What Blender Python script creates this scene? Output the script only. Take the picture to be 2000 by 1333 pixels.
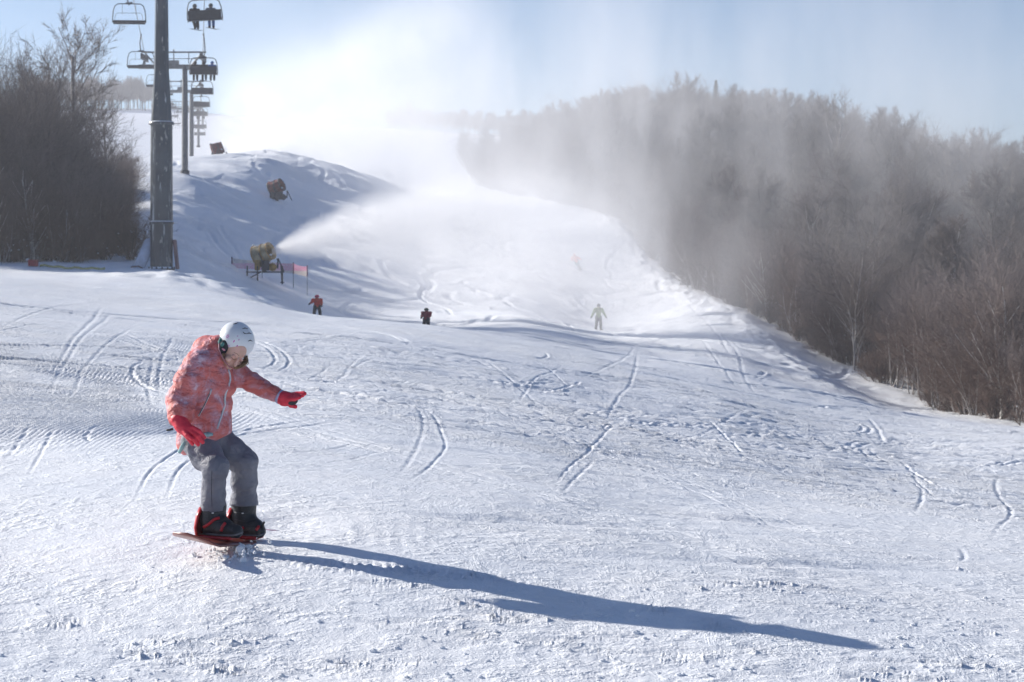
import bpy, bmesh, math, random
import numpy as np
from mathutils import Vector, Matrix, Euler

for o in list(bpy.data.objects): bpy.data.objects.remove(o)
SC = bpy.context.scene
COL = SC.collection
random.seed(7); RNG = np.random.default_rng(7)

# ---------------------------------------------------------------- camera, light, exposure
F = 3889.0            # focal length in photograph pixels (70 mm lens)
EYE = 1.76
HORIZ = 500.0         # photograph row of the horizon
cam_d = bpy.data.cameras.new('camera'); cam = bpy.data.objects.new('camera', cam_d); COL.objects.link(cam)
cam.location = (0, 0, EYE); cam.rotation_euler = (math.radians(90), 0, 0)
cam_d.lens = 70.0; cam_d.sensor_width = 36.0; cam_d.shift_y = (HORIZ-666.5)/2000.0
cam_d.clip_start = 0.3; cam_d.clip_end = 9000
cam_d.dof.use_dof = True; cam_d.dof.focus_distance = 11.2; cam_d.dof.aperture_fstop = 9.0
SC.camera = cam

SUN_EL = math.radians(21.8)
SUN_AZ = math.radians(-62.0)      # from +Y towards -X: behind the scene, to the left
world = bpy.data.worlds.new('World'); SC.world = world; world.use_nodes = True
wn = world.node_tree.nodes; wl = world.node_tree.links
bg = wn['Background']; bg.inputs['Strength'].default_value = 0.06
sky = wn.new('ShaderNodeTexSky'); sky.sky_type = 'NISHITA'; sky.sun_disc = False
sky.sun_elevation = SUN_EL; sky.sun_rotation = SUN_AZ
sky.altitude = 600; sky.air_density = 1.0; sky.dust_density = 0.15; sky.ozone_density = 6.0
tintn = wn.new('ShaderNodeMix'); tintn.data_type = 'RGBA'; tintn.blend_type = 'MULTIPLY'; tintn.inputs[0].default_value = 1.0
tintn.inputs[7].default_value = (.93, .955, 1.0, 1)     # winter air: a little less green than the clear-sky model
wl.new(sky.outputs[0], tintn.inputs[6]); wl.new(tintn.outputs[2], bg.inputs['Color'])
sun_d = bpy.data.lights.new('sun', 'SUN'); sun = bpy.data.objects.new('sun', sun_d); COL.objects.link(sun)
sun_d.energy = 5.0; sun_d.angle = math.radians(0.53); sun_d.color = (1.0, 0.955, 0.88)
SUND = Vector((math.sin(SUN_AZ)*math.cos(SUN_EL), math.cos(SUN_AZ)*math.cos(SUN_EL), math.sin(SUN_EL)))
sun.rotation_euler = SUND.to_track_quat('Z', 'Y').to_euler(); sun.location = SUND*60
SC.view_settings.view_transform = 'Standard'; SC.view_settings.look = 'None'
SC.view_settings.gamma = 1.0; SC.view_settings.use_curve_mapping = False
SC.view_settings.exposure = 0.73
cy = SC.cycles
cy.use_denoising = True; cy.volume_bounces = 3; cy.max_bounces = 6; cy.diffuse_bounces = 3
cy.transparent_max_bounces = 8; cy.volume_max_steps = 256; cy.sample_clamp_indirect = 5
cy.use_adaptive_sampling = True; cy.adaptive_threshold = 0.02

# ---------------------------------------------------------------- helpers
def W(px, py, Y):
    return Vector(((px-1000)/F*Y, Y, EYE+(HORIZ-py)/F*Y))

def tag(o, label=None, cat=None, group=None, kind=None):
    if label: o['label'] = label
    if cat: o['category'] = cat
    if group: o['group'] = group
    if kind: o['kind'] = kind
    return o

def empty(name, loc=(0,0,0), rz=0.0):
    o = bpy.data.objects.new(name, None); COL.objects.link(o)
    o.location = loc; o.rotation_euler = (0,0,rz); o.empty_display_size = 0.2
    return o

def mesh_np(name, co, quads=None, tris=None, smooth=True):
    me = bpy.data.meshes.new(name)
    co = np.asarray(co, dtype=np.float32)
    parts = []; starts = []; n = 0
    if quads is not None and len(quads):
        q = np.asarray(quads, dtype=np.int32); parts.append(q.ravel()); starts.append(np.arange(len(q))*4); n = len(q)*4
    if tris is not None and len(tris):
        t = np.asarray(tris, dtype=np.int32); parts.append(t.ravel()); starts.append(n+np.arange(len(t))*3)
    loops = np.concatenate(parts); st = np.concatenate(starts).astype(np.int32)
    me.vertices.add(len(co)); me.vertices.foreach_set('co', co.ravel())
    me.loops.add(len(loops)); me.loops.foreach_set('vertex_index', loops)
    me.polygons.add(len(st)); me.polygons.foreach_set('loop_start', st)
    if smooth: me.polygons.foreach_set('use_smooth', np.ones(len(st), dtype=bool))
    me.update(calc_edges=True); me.validate(verbose=False)
    return me

def link(name, me, mat=None, parent=None, loc=None):
    o = bpy.data.objects.new(name, me); COL.objects.link(o)
    if mat is not None:
        me.materials.clear()
        for m in (mat if isinstance(mat, (list, tuple)) else [mat]): me.materials.append(m)
    if parent is not None: o.parent = parent
    if loc is not None: o.location = loc
    return o

class MB:
    """collects simple shapes into ONE mesh"""
    def __init__(s): s.v = []; s.f = []
    def add(s, vs, fs):
        b = len(s.v); s.v += [tuple(v) for v in vs]; s.f += [tuple(i+b for i in f) for f in fs]
    def box(s, c, d, R=None, taper=1.0):
        c = Vector(c); vs = []
        for z in (-.5,.5):
            t = taper if z > 0 else 1.0
            for x, y in ((-.5,-.5),(.5,-.5),(.5,.5),(-.5,.5)):
                p = Vector((x*d[0]*t, y*d[1]*t, z*d[2]))
                if R is not None: p = R @ p
                vs.append(c+p)
        s.add(vs, [(3,2,1,0),(4,5,6,7),(0,1,5,4),(1,2,6,5),(2,3,7,6),(3,0,4,7)])
    def tube(s, pts, r, n=8, cap=True):
        pts = [Vector(p) for p in pts]
        rs = r if isinstance(r, (list, tuple)) else [r]*len(pts)
        rings = []; up = None
        for i, p in enumerate(pts):
            t = (pts[min(i+1, len(pts)-1)]-pts[max(i-1, 0)])
            if t.length < 1e-9: t = Vector((0,0,1))
            t.normalize()
            if up is None:
                a = Vector((0,0,1)) if abs(t.z) < .9 else Vector((1,0,0))
                up = (a - t*a.dot(t)).normalized()
            else:
                up = (up - t*up.dot(t))
                up = up.normalized() if up.length > 1e-6 else Vector((1,0,0))
            b = t.cross(up)
            rings.append([p+(up*math.cos(2*math.pi*k/n)+b*math.sin(2*math.pi*k/n))*rs[i] for k in range(n)])
        vs = [v for R_ in rings for v in R_]; fs = []
        for i in range(len(pts)-1):
            for k in range(n):
                fs.append((i*n+k, i*n+(k+1)%n, (i+1)*n+(k+1)%n, (i+1)*n+k))
        if cap:
            fs.append(tuple(reversed(range(n)))); fs.append(tuple((len(pts)-1)*n+k for k in range(n)))
        s.add(vs, fs)
    def lathe(s, prof, c=(0,0,0), R=None, n=24):
        """prof: (radius, height) pairs"""
        c = Vector(c); vs = []; fs = []
        for r, z in prof:
            for k in range(n):
                p = Vector((r*math.cos(2*math.pi*k/n), r*math.sin(2*math.pi*k/n), z))
                if R is not None: p = R @ p
                vs.append(c+p)
        for i in range(len(prof)-1):
            for k in range(n): fs.append((i*n+k, i*n+(k+1)%n, (i+1)*n+(k+1)%n, (i+1)*n+k))
        s.add(vs, fs)
    def build(s, name, mat=None, parent=None, smooth=False, bevel=0.0):
        me = bpy.data.meshes.new(name); me.from_pydata(s.v, [], s.f); me.update()
        if smooth:
            me.polygons.foreach_set('use_smooth', [True]*len(me.polygons))
        o = link(name, me, mat, parent)
        if bevel:
            m = o.modifiers.new('bevel', 'BEVEL'); m.width = bevel; m.segments = 2; m.limit_method = 'ANGLE'
        return o

# node maths, shared by all materials
class NB:
    def __init__(s, nt): s.nt = nt; s.N = nt.nodes; s.L = nt.links
    def _in(s, sock, v):
        if isinstance(v, bpy.types.NodeSocket): s.L.new(v, sock)
        elif v is not None: sock.default_value = v
    def m(s, op, a, b=None, c=None, clamp=False):
        n = s.N.new('ShaderNodeMath'); n.operation = op; n.use_clamp = clamp
        s._in(n.inputs[0], a)
        if b is not None: s._in(n.inputs[1], b)
        if c is not None: s._in(n.inputs[2], c)
        return n.outputs[0]
    def add(s, a, b): return s.m('ADD', a, b)
    def sub(s, a, b): return s.m('SUBTRACT', a, b)
    def mul(s, a, b): return s.m('MULTIPLY', a, b)
    def div(s, a, b): return s.m('DIVIDE', a, b)
    def mn(s, a, b): return s.m('MINIMUM', a, b)
    def mx(s, a, b): return s.m('MAXIMUM', a, b)
    def step(s, v, a, b, t0=0.0, t1=1.0, kind='SMOOTHSTEP'):
        n = s.N.new('ShaderNodeMapRange'); n.interpolation_type = kind
        s._in(n.inputs[0], v); s._in(n.inputs[1], a); s._in(n.inputs[2], b); s._in(n.inputs[3], t0); s._in(n.inputs[4], t1)
        return n.outputs[0]
    def noise(s, vec, scale, detail=3.0, rough=0.55, dist=0.0, out=0):
        n = s.N.new('ShaderNodeTexNoise'); n.inputs['Scale'].default_value = scale
        n.inputs['Detail'].default_value = detail; n.inputs['Roughness'].default_value = rough
        n.inputs['Distortion'].default_value = dist
        if vec is not None: s.L.new(vec, n.inputs['Vector'])
        return n.outputs[out]
    def coord(s, kind='Object'): return s.N.new('ShaderNodeTexCoord').outputs[kind]
    def mapping(s, vec, scale=(1,1,1), loc=(0,0,0), rot=(0,0,0)):
        n = s.N.new('ShaderNodeMapping'); s.L.new(vec, n.inputs['Vector'])
        n.inputs['Scale'].default_value = scale; n.inputs['Location'].default_value = loc; n.inputs['Rotation'].default_value = rot
        return n.outputs[0]
    def xyz(s, vec):
        n = s.N.new('ShaderNodeSeparateXYZ'); s.L.new(vec, n.inputs[0]); return n.outputs[0], n.outputs[1], n.outputs[2]
    def mixc(s, f, a, b, mode='MIX'):
        n = s.N.new('ShaderNodeMix'); n.data_type = 'RGBA'; n.blend_type = mode
        s._in(n.inputs[0], f)
        for sock, v in ((n.inputs[6], a), (n.inputs[7], b)):
            if isinstance(v, bpy.types.NodeSocket): s.L.new(v, sock)
            else: sock.default_value = (*v, 1) if len(v) == 3 else v
        return n.outputs[2]
    def bump(s, h, strength=0.3, dist=0.01, normal=None):
        n = s.N.new('ShaderNodeBump'); n.inputs['Strength'].default_value = strength; n.inputs['Distance'].default_value = dist
        s.L.new(h, n.inputs['Height'])
        if normal is not None: s.L.new(normal, n.inputs['Normal'])
        return n.outputs[0]

def new_mat(name):
    m = bpy.data.materials.new(name); m.use_nodes = True
    nb = NB(m.node_tree); bsdf = m.node_tree.nodes['Principled BSDF']
    return m, nb, bsdf

def simple(name, col, rough=0.6, metal=0.0, var=0.15, scale=6.0, bump=0.0, spec=0.4, sheen=0.0, bscale=None):
    m, nb, b = new_mat(name)
    v = nb.coord('Object'); n = nb.noise(v, scale, 5.0, 0.6)
    lo = tuple(c*(1-var) for c in col); hi = tuple(min(1, c*(1+var)) for c in col)
    nb.L.new(nb.mixc(nb.step(n, .3, .7), lo, hi), b.inputs['Base Color'])
    b.inputs['Roughness'].default_value = rough; b.inputs['Metallic'].default_value = metal
    b.inputs['Specular IOR Level'].default_value = spec; b.inputs['Sheen Weight'].default_value = sheen
    if bump: nb.L.new(nb.bump(nb.noise(v, bscale or scale*8, 3.0), bump, 0.01), b.inputs['Normal'])
    return m
# ---------------------------------------------------------------- noise in numpy
_perm = RNG.permutation(4096)
_ang = RNG.random(4096)*2*np.pi
_gx = np.cos(_ang); _gy = np.sin(_ang)
def perlin(x, y):
    xi = np.floor(x).astype(np.int64); yi = np.floor(y).astype(np.int64)
    xf = x-xi; yf = y-yi
    u = xf*xf*xf*(xf*(xf*6-15)+10); v = yf*yf*yf*(yf*(yf*6-15)+10)
    def g(ix, iy, dx, dy):
        h = _perm[(_perm[ix & 4095] + iy) & 4095]
        return _gx[h]*dx+_gy[h]*dy
    a = g(xi, yi, xf, yf); b = g(xi+1, yi, xf-1, yf); c = g(xi, yi+1, xf, yf-1); d = g(xi+1, yi+1, xf-1, yf-1)
    return (a*(1-u)+b*u)*(1-v)+(c*(1-u)+d*u)*v
def sstep(x, a, b):
    t = np.clip((x-a)/(b-a), 0, 1); return t*t*(3-2*t)
def bell(x, c, w): return np.exp(-((x-c)/w)**2)

# ---------------------------------------------------------------- the lie of the land
# terrain profiles along bearings from the camera: distance (m) and the height angle at which the snow is seen there
NEAR = [(2.0, 3922), (3.0, 2790), (5.0, 1893), (8.4, 1338)]
PROF = {
 -900: [(11,1030),(22,680),(45,490),(90,420),(200,320),(400,230),(600,200),(900,240)],
    0: [(11,1075),(15,903),(22,740),(32,640),(45,575),(57,545),(68,536),(80,533),(90,515),(110,490),(150,420),(220,330),(400,232),(600,210),(900,262)],
  315: [(11,1066),(15,905),(22,765),(32,678),(45,614),(57,577),(68,556),(80,542),(90,524),(110,490),(124,462),(138,410),(160,336),(200,311),(240,316),(330,288),(450,244),(600,214),(900,262)],
  460: [(11,1062),(15,908),(22,775),(32,695),(45,632),(57,597),(68,580),(80,577),(92,575),(104,562),(116,538),(125,518),(140,448),(170,350),(205,306),(240,314),(330,288),(450,250),(600,226),(900,275)],
  530: [(11,1063),(15,911),(22,780),(32,702),(45,641),(57,610),(67,599),(80,601),(95,601),(107,588),(119,560),(126,540),(140,480),(168,390),(205,308),(240,317),(330,292),(450,258),(600,232),(900,280)],
  600: [(11,1064),(15,915),(22,786),(32,710),(45,650),(57,624),(66,616),(80,625),(95,630),(108,616),(120,580),(140,506),(165,430),(190,366),(215,316),(240,322),(330,300),(450,265),(600,240),(900,290)],
  740: [(11,1070),(15,925),(22,800),(32,726),(45,668),(57,640),(68,629),(82,641),(97,648),(110,640),(128,586),(150,500),(180,430),(215,362),(250,346),(330,325),(450,278),(600,250),(900,295)],
  840: [(11,1076),(15,935),(22,815),(32,742),(45,684),(58,652),(70,637),(84,642),(98,646),(110,639),(130,592),(160,512),(200,430),(250,378),(320,345),(450,290),(600,256),(900,300)],
 1000: [(11,1087),(15,950),(22,840),(32,768),(45,712),(60,676),(78,655),(98,642),(115,628),(138,596),(172,512),(220,430),(270,385),(330,350),(450,302),(600,265),(900,310)],
 1200: [(11,1105),(15,978),(22,875),(32,806),(45,756),(60,716),(80,690),(100,668),(118,655),(136,648),(170,564),(210,432),(240,395),(320,330),(450,290),(600,262),(900,310)],
 1400: [(11,1122),(15,1002),(22,908),(32,845),(45,795),(60,755),(85,705),(120,650),(148,592),(180,530),(240,430),(320,350),(450,300),(600,275),(900,320)],
 1600: [(11,1140),(15,1025),(22,940),(32,882),(45,838),(58,800),(70,774),(84,758),(100,728),(120,678),(150,600),(200,500),(300,400),(450,330),(900,330)],
 1800: [(11,1157),(15,1045),(22,965),(32,912),(45,866),(54,840),(62,829),(75,812),(95,770),(120,690),(160,590),(250,470),(450,380),(900,350)],
 2000: [(11,1172),(15,1062),(22,985),(32,930),(42,886),(52,859),(60,850),(70,840),(95,780),(140,680),(220,540),(450,410),(900,370)],
 2900: [(11,1240),(22,1080),(45,960),(80,870),(140,700),(300,520),(900,420)],
}
V0, V1, NV = math.log(2.0), math.log(900.0), 640
_v = np.linspace(V0, V1, NV)
def _pchip(x, y, xq):
    x = np.array(x, float); y = np.array(y, float); h = np.diff(x); d = np.diff(y)/h
    m = np.zeros(len(x)); m[0] = d[0]; m[-1] = d[-1]
    for i in range(1, len(x)-1):
        if d[i-1]*d[i] > 0:
            w1 = 2*h[i]+h[i-1]; w2 = h[i]+2*h[i-1]; m[i] = (w1+w2)/(w1/d[i-1]+w2/d[i])
    k = np.clip(np.searchsorted(x, xq)-1, 0, len(h)-1); t = (xq-x[k])/h[k]
    return ((2*t**3-3*t**2+1)*y[k]+(t**3-2*t**2+t)*h[k]*m[k]+(-2*t**3+3*t**2)*y[k+1]+(t**3-t**2)*h[k]*m[k+1])
_cols = sorted(PROF)
_tab = []
for c in _cols:
    p = NEAR+PROF[c]
    _tab.append(_pchip([math.log(a) for a, b in p], [HORIZ-b for a, b in p], _v))
_tab = np.array(_tab)
U0, U1, NU = -900.0, 2900.0, 381
_uq = np.linspace(U0, U1, NU)
TAB = np.array([_pchip(_cols, _tab[:, j], _uq) for j in range(NV)]).T      # [NU, NV]
def _sm(a, ax, k):
    ker = np.exp(-np.linspace(-2, 2, 2*k+1)**2); ker /= ker.sum()
    pad = [(0,0),(0,0)]; pad[ax] = (k, k); b = np.pad(a, pad, mode='edge')
    return np.apply_along_axis(lambda r: np.convolve(r, ker, 'valid'), ax, b)
TAB = _sm(_sm(TAB, 0, 5), 1, 4)

EDGE = np.array([W(x, y, d)[:2] for x, y, d in ((930,365,290),(1040,385,262),(1110,400,238),(1180,420,212),(1250,462,188),(1310,520,168),(1400,592,145),(1470,640,124),(1520,690,110),(1570,735,97),(1640,775,78))])
def edge_dist(x, y):
    """distance and side of the ridge of piled snow along the right edge of the run"""
    best = np.full(np.shape(x), 1e9)
    for (x0, y0), (x1, y1) in zip(EDGE[:-1], EDGE[1:]):
        dx, dy = x1-x0, y1-y0; t = np.clip(((x-x0)*dx+(y-y0)*dy)/(dx*dx+dy*dy), 0, 1)
        best = np.minimum(best, np.hypot(x-x0-t*dx, y-y0-t*dy))
    return best

def H(x, y):
    """large shape of the snow, height in metres at world x, y"""
    x = np.asarray(x, float); y = np.asarray(y, float)
    Y = np.maximum(y, 2.0)
    u = np.clip((x/Y*F+1000-U0)/(U1-U0)*(NU-1), 0, NU-1.001); v = np.clip((np.log(Y)-V0)/(V1-V0)*(NV-1), 0, NV-1.001)
    i = u.astype(int); j = v.astype(int); fu = u-i; fv = v-j
    t = (TAB[i,j]*(1-fu)+TAB[i+1,j]*fu)*(1-fv)+(TAB[i,j+1]*(1-fu)+TAB[i+1,j+1]*fu)*fv
    z = EYE+t/F*Y
    # gentle swells in the foreground; the first is shaped to darken a band
    s = (x-y)*0.7071; p = (x+y)*0.7071
    z = z + 0.10*bell(p, 9.0, 2.1)*(np.tanh((-s-6.0)/4.0))*sstep(y, 5, 8)*(1-sstep(y, 16, 26))
    z = z + 0.14*perlin(x/7+3.1, y/11+1.7)*sstep(y, 10, 25)*(1-sstep(y, 60, 82))
    z = z - 0.035*np.exp(-((x+1.34)/.24)**2-((y-11.50)/.38)**2)
    z = z + 0.15*perlin(x/22+9.1, y/30+4.7)*sstep(y, 100, 150)
    # a low bank added as a shade band, its face turned from the sun
    yc = np.interp(x, [-6,-3.5,-1.5,0,1.6,4], [14.5,12.3,9.9,9.2,8.8,8.3]); q = y-yc
    z = z + .035*(np.tanh(q/.8)-1)*np.exp(-(np.minimum(q+1.0, 0)/2.2)**2)*(1-sstep(np.abs(x+.5), 3.4, 5.0))
    z = z + (0.55*perlin(x/6+2.2, y/9+5.1)+0.35*perlin(x/13+6, y/4.5+1))*sstep(y, 118, 150)*(1-sstep(y, 260, 330))*(1-.85*sstep(x/y, -.085, -.045))
    # the piste edge: drop added beyond the ridge so its slope falls into shade
    de = x-np.interp(y, EDGE[::-1,1], EDGE[::-1,0])
    z = z - 0.45*sstep(de, 0.3, 4.0)*sstep(y, 76, 92)*(1-sstep(y, 230, 290))
    # mounds left by the snow guns
    for mx, my, mr, mh in ((-12.4, 80, 3.5, 0.28), (-10.2, 77, 3.0, 0.18), (-24.5, 214, 10, .5), (-12.5, 205, 8, .5)):
        z = z + mh*np.exp(-(((x-mx)/mr)**2+((y-my)/(mr*1.3))**2))
    return z
def Hs(x, y): return float(H(np.array([x]), np.array([y]))[0])
def hit(px, py, ymin=5.0, ymax=500.0):
    """ground point first seen at a photograph position"""
    Ys = np.exp(np.linspace(math.log(ymin), math.log(ymax), 900)); xs = (px-1000)/F*Ys
    row = HORIZ-(H(xs, Ys)-EYE)/Ys*F
    k = np.argmax(row <= py) if (row <= py).any() else np.argmin(row)
    return np.array([xs[k], Ys[k]])

# ---------------------------------------------------------------- the snow sheet
ucol = np.concatenate([np.linspace(-5200, -1000, 12, endpoint=False), np.linspace(-1000, -60, 60, endpoint=False), np.linspace(-60, 2060, 1060), np.linspace(2060, 3000, 61)[1:], np.linspace(3000, 7000, 12)[1:]])
vrow = np.concatenate([np.linspace(math.log(2), math.log(7.0), 14, endpoint=False), np.linspace(math.log(7.0), math.log(72), 640, endpoint=False), np.linspace(math.log(72), math.log(260), 300, endpoint=False), np.linspace(math.log(260), math.log(900), 46)])
GU, GV = np.meshgrid((ucol-1000)/F, np.exp(vrow), indexing='ij')
GX = GU*GV; GY = GV.copy()
GZ = H(GX, GY)
near = 1-sstep(GY, 60, 120)
rough = np.zeros_like(GZ)
def octave(lx, ly, amp, ox=0.0, oy=0.0, mask=1.0, rot=0.0):
    """one band of relief; bands finer than the sheet's own spacing fade out with distance"""
    lat = GY*0.00054; lon = GY*0.0037
    fade = np.clip((lx/lat-2.2)/3, 0, 1)*np.clip((ly/lon-1.6)/2, 0, 1)
    c, s_ = math.cos(rot), math.sin(rot)
    a = (GX*c+GY*s_)/lx+ox; b = (-GX*s_+GY*c)/ly+oy
    return perlin(a, b)*amp*fade*mask
blot = perlin(GX/3.1+5.3, GY/4.7+2.2)+0.5*perlin(GX/1.2+7, GY/1.9)
patch = sstep(blot, -0.15, 0.45)                                            # where the crust is broken up
fore = 1-sstep(GY, 8.8, 11)
rough += octave(2.3, 3.1, 0.030, 1)
rough += octave(0.9, 1.3, 0.022, 4)*(0.5+0.8*patch)
rough += octave(0.42, 0.5, 0.011, 9)*(0.3+0.9*patch)
rough += octave(0.17, 0.2, 0.0075, 3)*(0.15+0.8*patch+.8*fore)
rough += octave(0.08, 0.09, 0.0050, 6)*(0.2+0.7*patch+.7*fore)
rough += octave(0.04, 0.055, 0.0026, 2)*(0.5+0.7*fore)
# ragged drag marks, lying across the fall line close to the camera and in the middle of the run
for rot, lx, ly, am, oo in ((0.10, 1.6, 0.16, 0.013, 11), (-0.18, 2.6, 0.3, 0.02, 17), (0.5, 3.4, 0.42, 0.024, 23), (-0.6, 3.0, 0.42, 0.02, 31)):
    r = octave(lx, ly, 1.0, oo, oo*2, 1.0, rot)
    rough -= .75*am*sstep(r, 0.12, 0.6)*(0.35+0.8*patch)
# far relief
rough += octave(9, 6, 0.08, 3)*sstep(GY, 60, 110)
rough += octave(3.5, 2.6, 0.15, 8)*sstep(GY, 60, 110)*(0.5+0.7*patch)
rough += octave(1.4, 2.2, 0.07, 8)*sstep(GY, 50, 80)
# crumbling bank of cleared snow at the foot of the first pylon
bx = (GX+11.8)/3.6; by = (GY-79)/5.5
rough += np.exp(-(bx*bx+by*by))*(octave(0.7, 1.0, 0.22, 41)+octave(1.6, 2.2, 0.22, 43))
# broken ridge along the right-hand edge
ed = edge_dist(GX, GY)
rag = 0.5+0.8*perlin(GX/3+1, GY/4+8)+0.6*perlin(GX/1.1, GY/1.5+3)
rough += np.clip(rag+.35*perlin(GX/.5, GY/.9), 0, 2.2)*0.27*bell(ed, 0.0, 1.3)*sstep(GY, 76, 95)
Z = GZ+rough

# tracks: each is a curve on the snow, pressed in with a small berm
def carve(pts, w=0.05, depth=0.03, berm=0.014, teeth=0.0, ph=0.0):
    pts = np.array(pts, float)
    # smooth the polyline
    if len(pts) > 2:
        t = np.linspace(0, len(pts)-1, (len(pts)-1)*5+1); k = np.arange(len(pts))
        pts = np.stack([_pchip(k, pts[:,0], t), _pchip(k, pts[:,1], t)], 1)
    acc = 0.0; tot = float(np.hypot(*np.diff(pts, axis=0).T).sum())
    for (x0, y0), (x1, y1) in zip(pts[:-1], pts[1:]):
        m = max(w, max(y0,y1)*0.0024)*4+0.03
        ylo, yhi = min(y0, y1)-m, max(y0, y1)+m
        L = math.hypot(x1-x0, y1-y0)
        if ylo < 2.2 or L < 1e-6: acc += L; continue
        j0 = np.searchsorted(vrow, math.log(ylo)); j1 = np.searchsorted(vrow, math.log(yhi))+1
        ulo = min((x0-m)/ylo, (x0-m)/yhi, (x1-m)/ylo, (x1-m)/yhi)*F+1000; uhi = max((x0+m)/ylo, (x0+m)/yhi, (x1+m)/ylo, (x1+m)/yhi)*F+1000
        i0 = np.searchsorted(ucol, ulo); i1 = np.searchsorted(ucol, uhi)+1
        if i1 <= i0 or j1 <= j0: acc += L; continue
        X = GX[i0:i1, j0:j1]; Y = GY[i0:i1, j0:j1]
        if X.size == 0: acc += L; continue
        ux, uy = (x1-x0)/L, (y1-y0)/L
        t = (X-x0)*ux+(Y-y0)*uy; d = (X-x0)*(-uy)+(Y-y0)*ux
        inn = (t >= 0) & (t < L)
        ww = np.maximum(w, Y*(0.0006+0.0019*abs(ux)))
        g = -depth*np.exp(-(d/ww)**2)+berm*np.exp(-((d+2.0*ww)/ww)**2)+0.4*berm*np.exp(-((d-2.0*ww)/ww)**2)
        g = g*np.minimum((ww/w)**.55, 3.0)
        if teeth:
            tt = np.mod((t+acc)/teeth+ph, 1.0)
            g = g*(0.5+1.1*(1-np.abs(2*tt-1)))
        along = np.clip((t+acc)/max(tot, 1e-6), 0, 1); g = g*np.minimum(1, np.minimum(along, 1-along)*5)*(0.75+.5*perlin((t+acc)*2.3+x0, d*0+y0))
        Z[i0:i1, j0:j1] += g*inn
        acc += L
def img_track(pp, **k): carve([hit(a, b) for a, b in pp], **k)

# groomed corduroy, in patches where skis have not wiped it away
lane = GX+0.35*np.sin(GY/6.0)+0.02*GY+0.25*perlin(GX/2.5, GY/3.5)
cm = sstep(perlin(GX/2.4+1.2, GY/3.6+8.8)+0.5*perlin(GX/0.8+1.2, GY/1.2+8.8)+0.30, 0.0, 0.35)
cm = cm*sstep(GY, 14.5, 17)*(1-sstep(GY, 34, 44))*(1-sstep(GX/GY*F+1000, 360, 560))
Z += cm*0.0075*np.sin(2*np.pi*lane/0.052)*np.clip((0.052/(GY*0.00054)-2.0)/1.5, 0, 1)
fan = np.hypot(GX+0.3, GY-13.6)      # fan of fine ridges turned by the board
cm2 = np.exp(-(((GX+0.85)/0.42)**2+((GY-11.3)/0.55)**2)*1.4)
Z += cm2*0.0013*np.sin(2*np.pi*(fan+0.6*GX)/0.042)
left = [
 [(220,608),(175,648),(140,690),(108,740),(94,775)], [(262,640),(205,678),(163,720),(147,758),(131,790)],
 [(200,600),(150,655),(122,700),(100,730)],
 [(0,642),(90,606),(210,590),(330,592)], [(0,655),(180,650),(330,657),(450,641),(540,634)], [(0,688),(120,672),(300,672),(420,690)],
 [(0,704),(150,704),(330,690),(400,686)], [(0,728),(60,724),(140,717)], [(165,702),(250,694),(330,700)],
 [(0,782),(100,795),(200,790),(300,778),(330,784)], [(150,800),(300,792),(420,800)],
 [(62,830),(30,870),(8,900)], [(105,835),(88,870),(70,905),(55,935)], [(240,832),(185,835),(168,850),(180,865)], [(270,860),(330,855),(420,848)],
 [(0,905),(120,900),(330,905),(520,895)], [(0,912),(200,905),(400,912)],
 [(300,700),(292,740),(290,770),(298,800)], [(340,660),(318,700),(310,740),(312,775)],
 [(530,765),(600,742),(650,712)], [(640,755),(700,700),(720,690)], [(660,745),(690,720),(735,698)],
 [(500,890),(620,880),(700,868)], [(520,990),(600,975),(680,966)], [(510,905),(640,902),(760,880)],
 [(780,780),(815,800),(825,850),(800,900),(770,940)], [(835,800),(860,840),(868,880),(820,925),(790,945)],
 [(1245,690),(1235,740),(1200,790),(1160,850)], [(1080,960),(1110,915),(1150,880),(1205,825)], [(1095,965),(1130,930),(1165,892)],
 [(1260,880),(1320,862),(1400,835),(1460,800)], [(1100,820),(1200,800),(1290,805),(1420,840)], [(1130,830),(1290,812),(1380,834),(1425,842)],
 [(1740,925),(1790,950),(1800,975),(1785,1010)], [(1950,930),(1946,960),(1975,1005),(1945,1040),(1938,1055)], [(1970,1015),(2010,1010)],
 [(1670,1078),(1780,1092),(1870,1094)], [(1875,1070),(1884,1090),(1872,1098)], [(1780,925),(1810,960),(1850,985)],
 [(1030,700),(1080,730),(1110,760)], [(1120,740),(1180,720),(1240,680)], [(1010,790),(1040,745),(1100,715)],
 [(1400,640),(1440,690),(1455,740),(1500,790)], [(1330,580),(1390,640),(1430,700)], [(1370,660),(1420,730),(1440,760)],
 [(940,700),(1000,745),(1070,800),(1120,812)], [(900,690),(960,720),(1040,770)],
]
for k, t in enumerate(left):
    img_track(t, w=0.010+0.008*random.random(), depth=0.005+0.004*random.random(), berm=0.002)
for k in range(900):
    px = random.uniform(-100, 2050); py = random.uniform(650, 1080)
    if px < 420 and random.random() < .45: continue
    q = hit(px, py)
    if q[1] < 19: continue
    L = random.uniform(1.5, 9)*(0.6+q[1]/30); a = random.uniform(-.7, .9) if random.random() < .75 else random.uniform(-3, 3); cur = random.uniform(-0.16, 0.16)
    pts = []; p = q.copy()
    for s in range(6):
        pts.append(p.copy()); p = p+np.array([math.cos(a), math.sin(a)])*L/5; a += cur*random.uniform(.3, .9)
    w = random.uniform(.006, .014)*(1+q[1]/60); dp = random.uniform(.003, .0085)*(1+q[1]/40)
    carve(pts, w=w, depth=dp, berm=dp*.5)
    if random.random() < .5: carve([pp+np.array([.13, .05])*random.uniform(1, 2) for pp in pts], w=w, depth=dp, berm=dp*.5)
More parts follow.
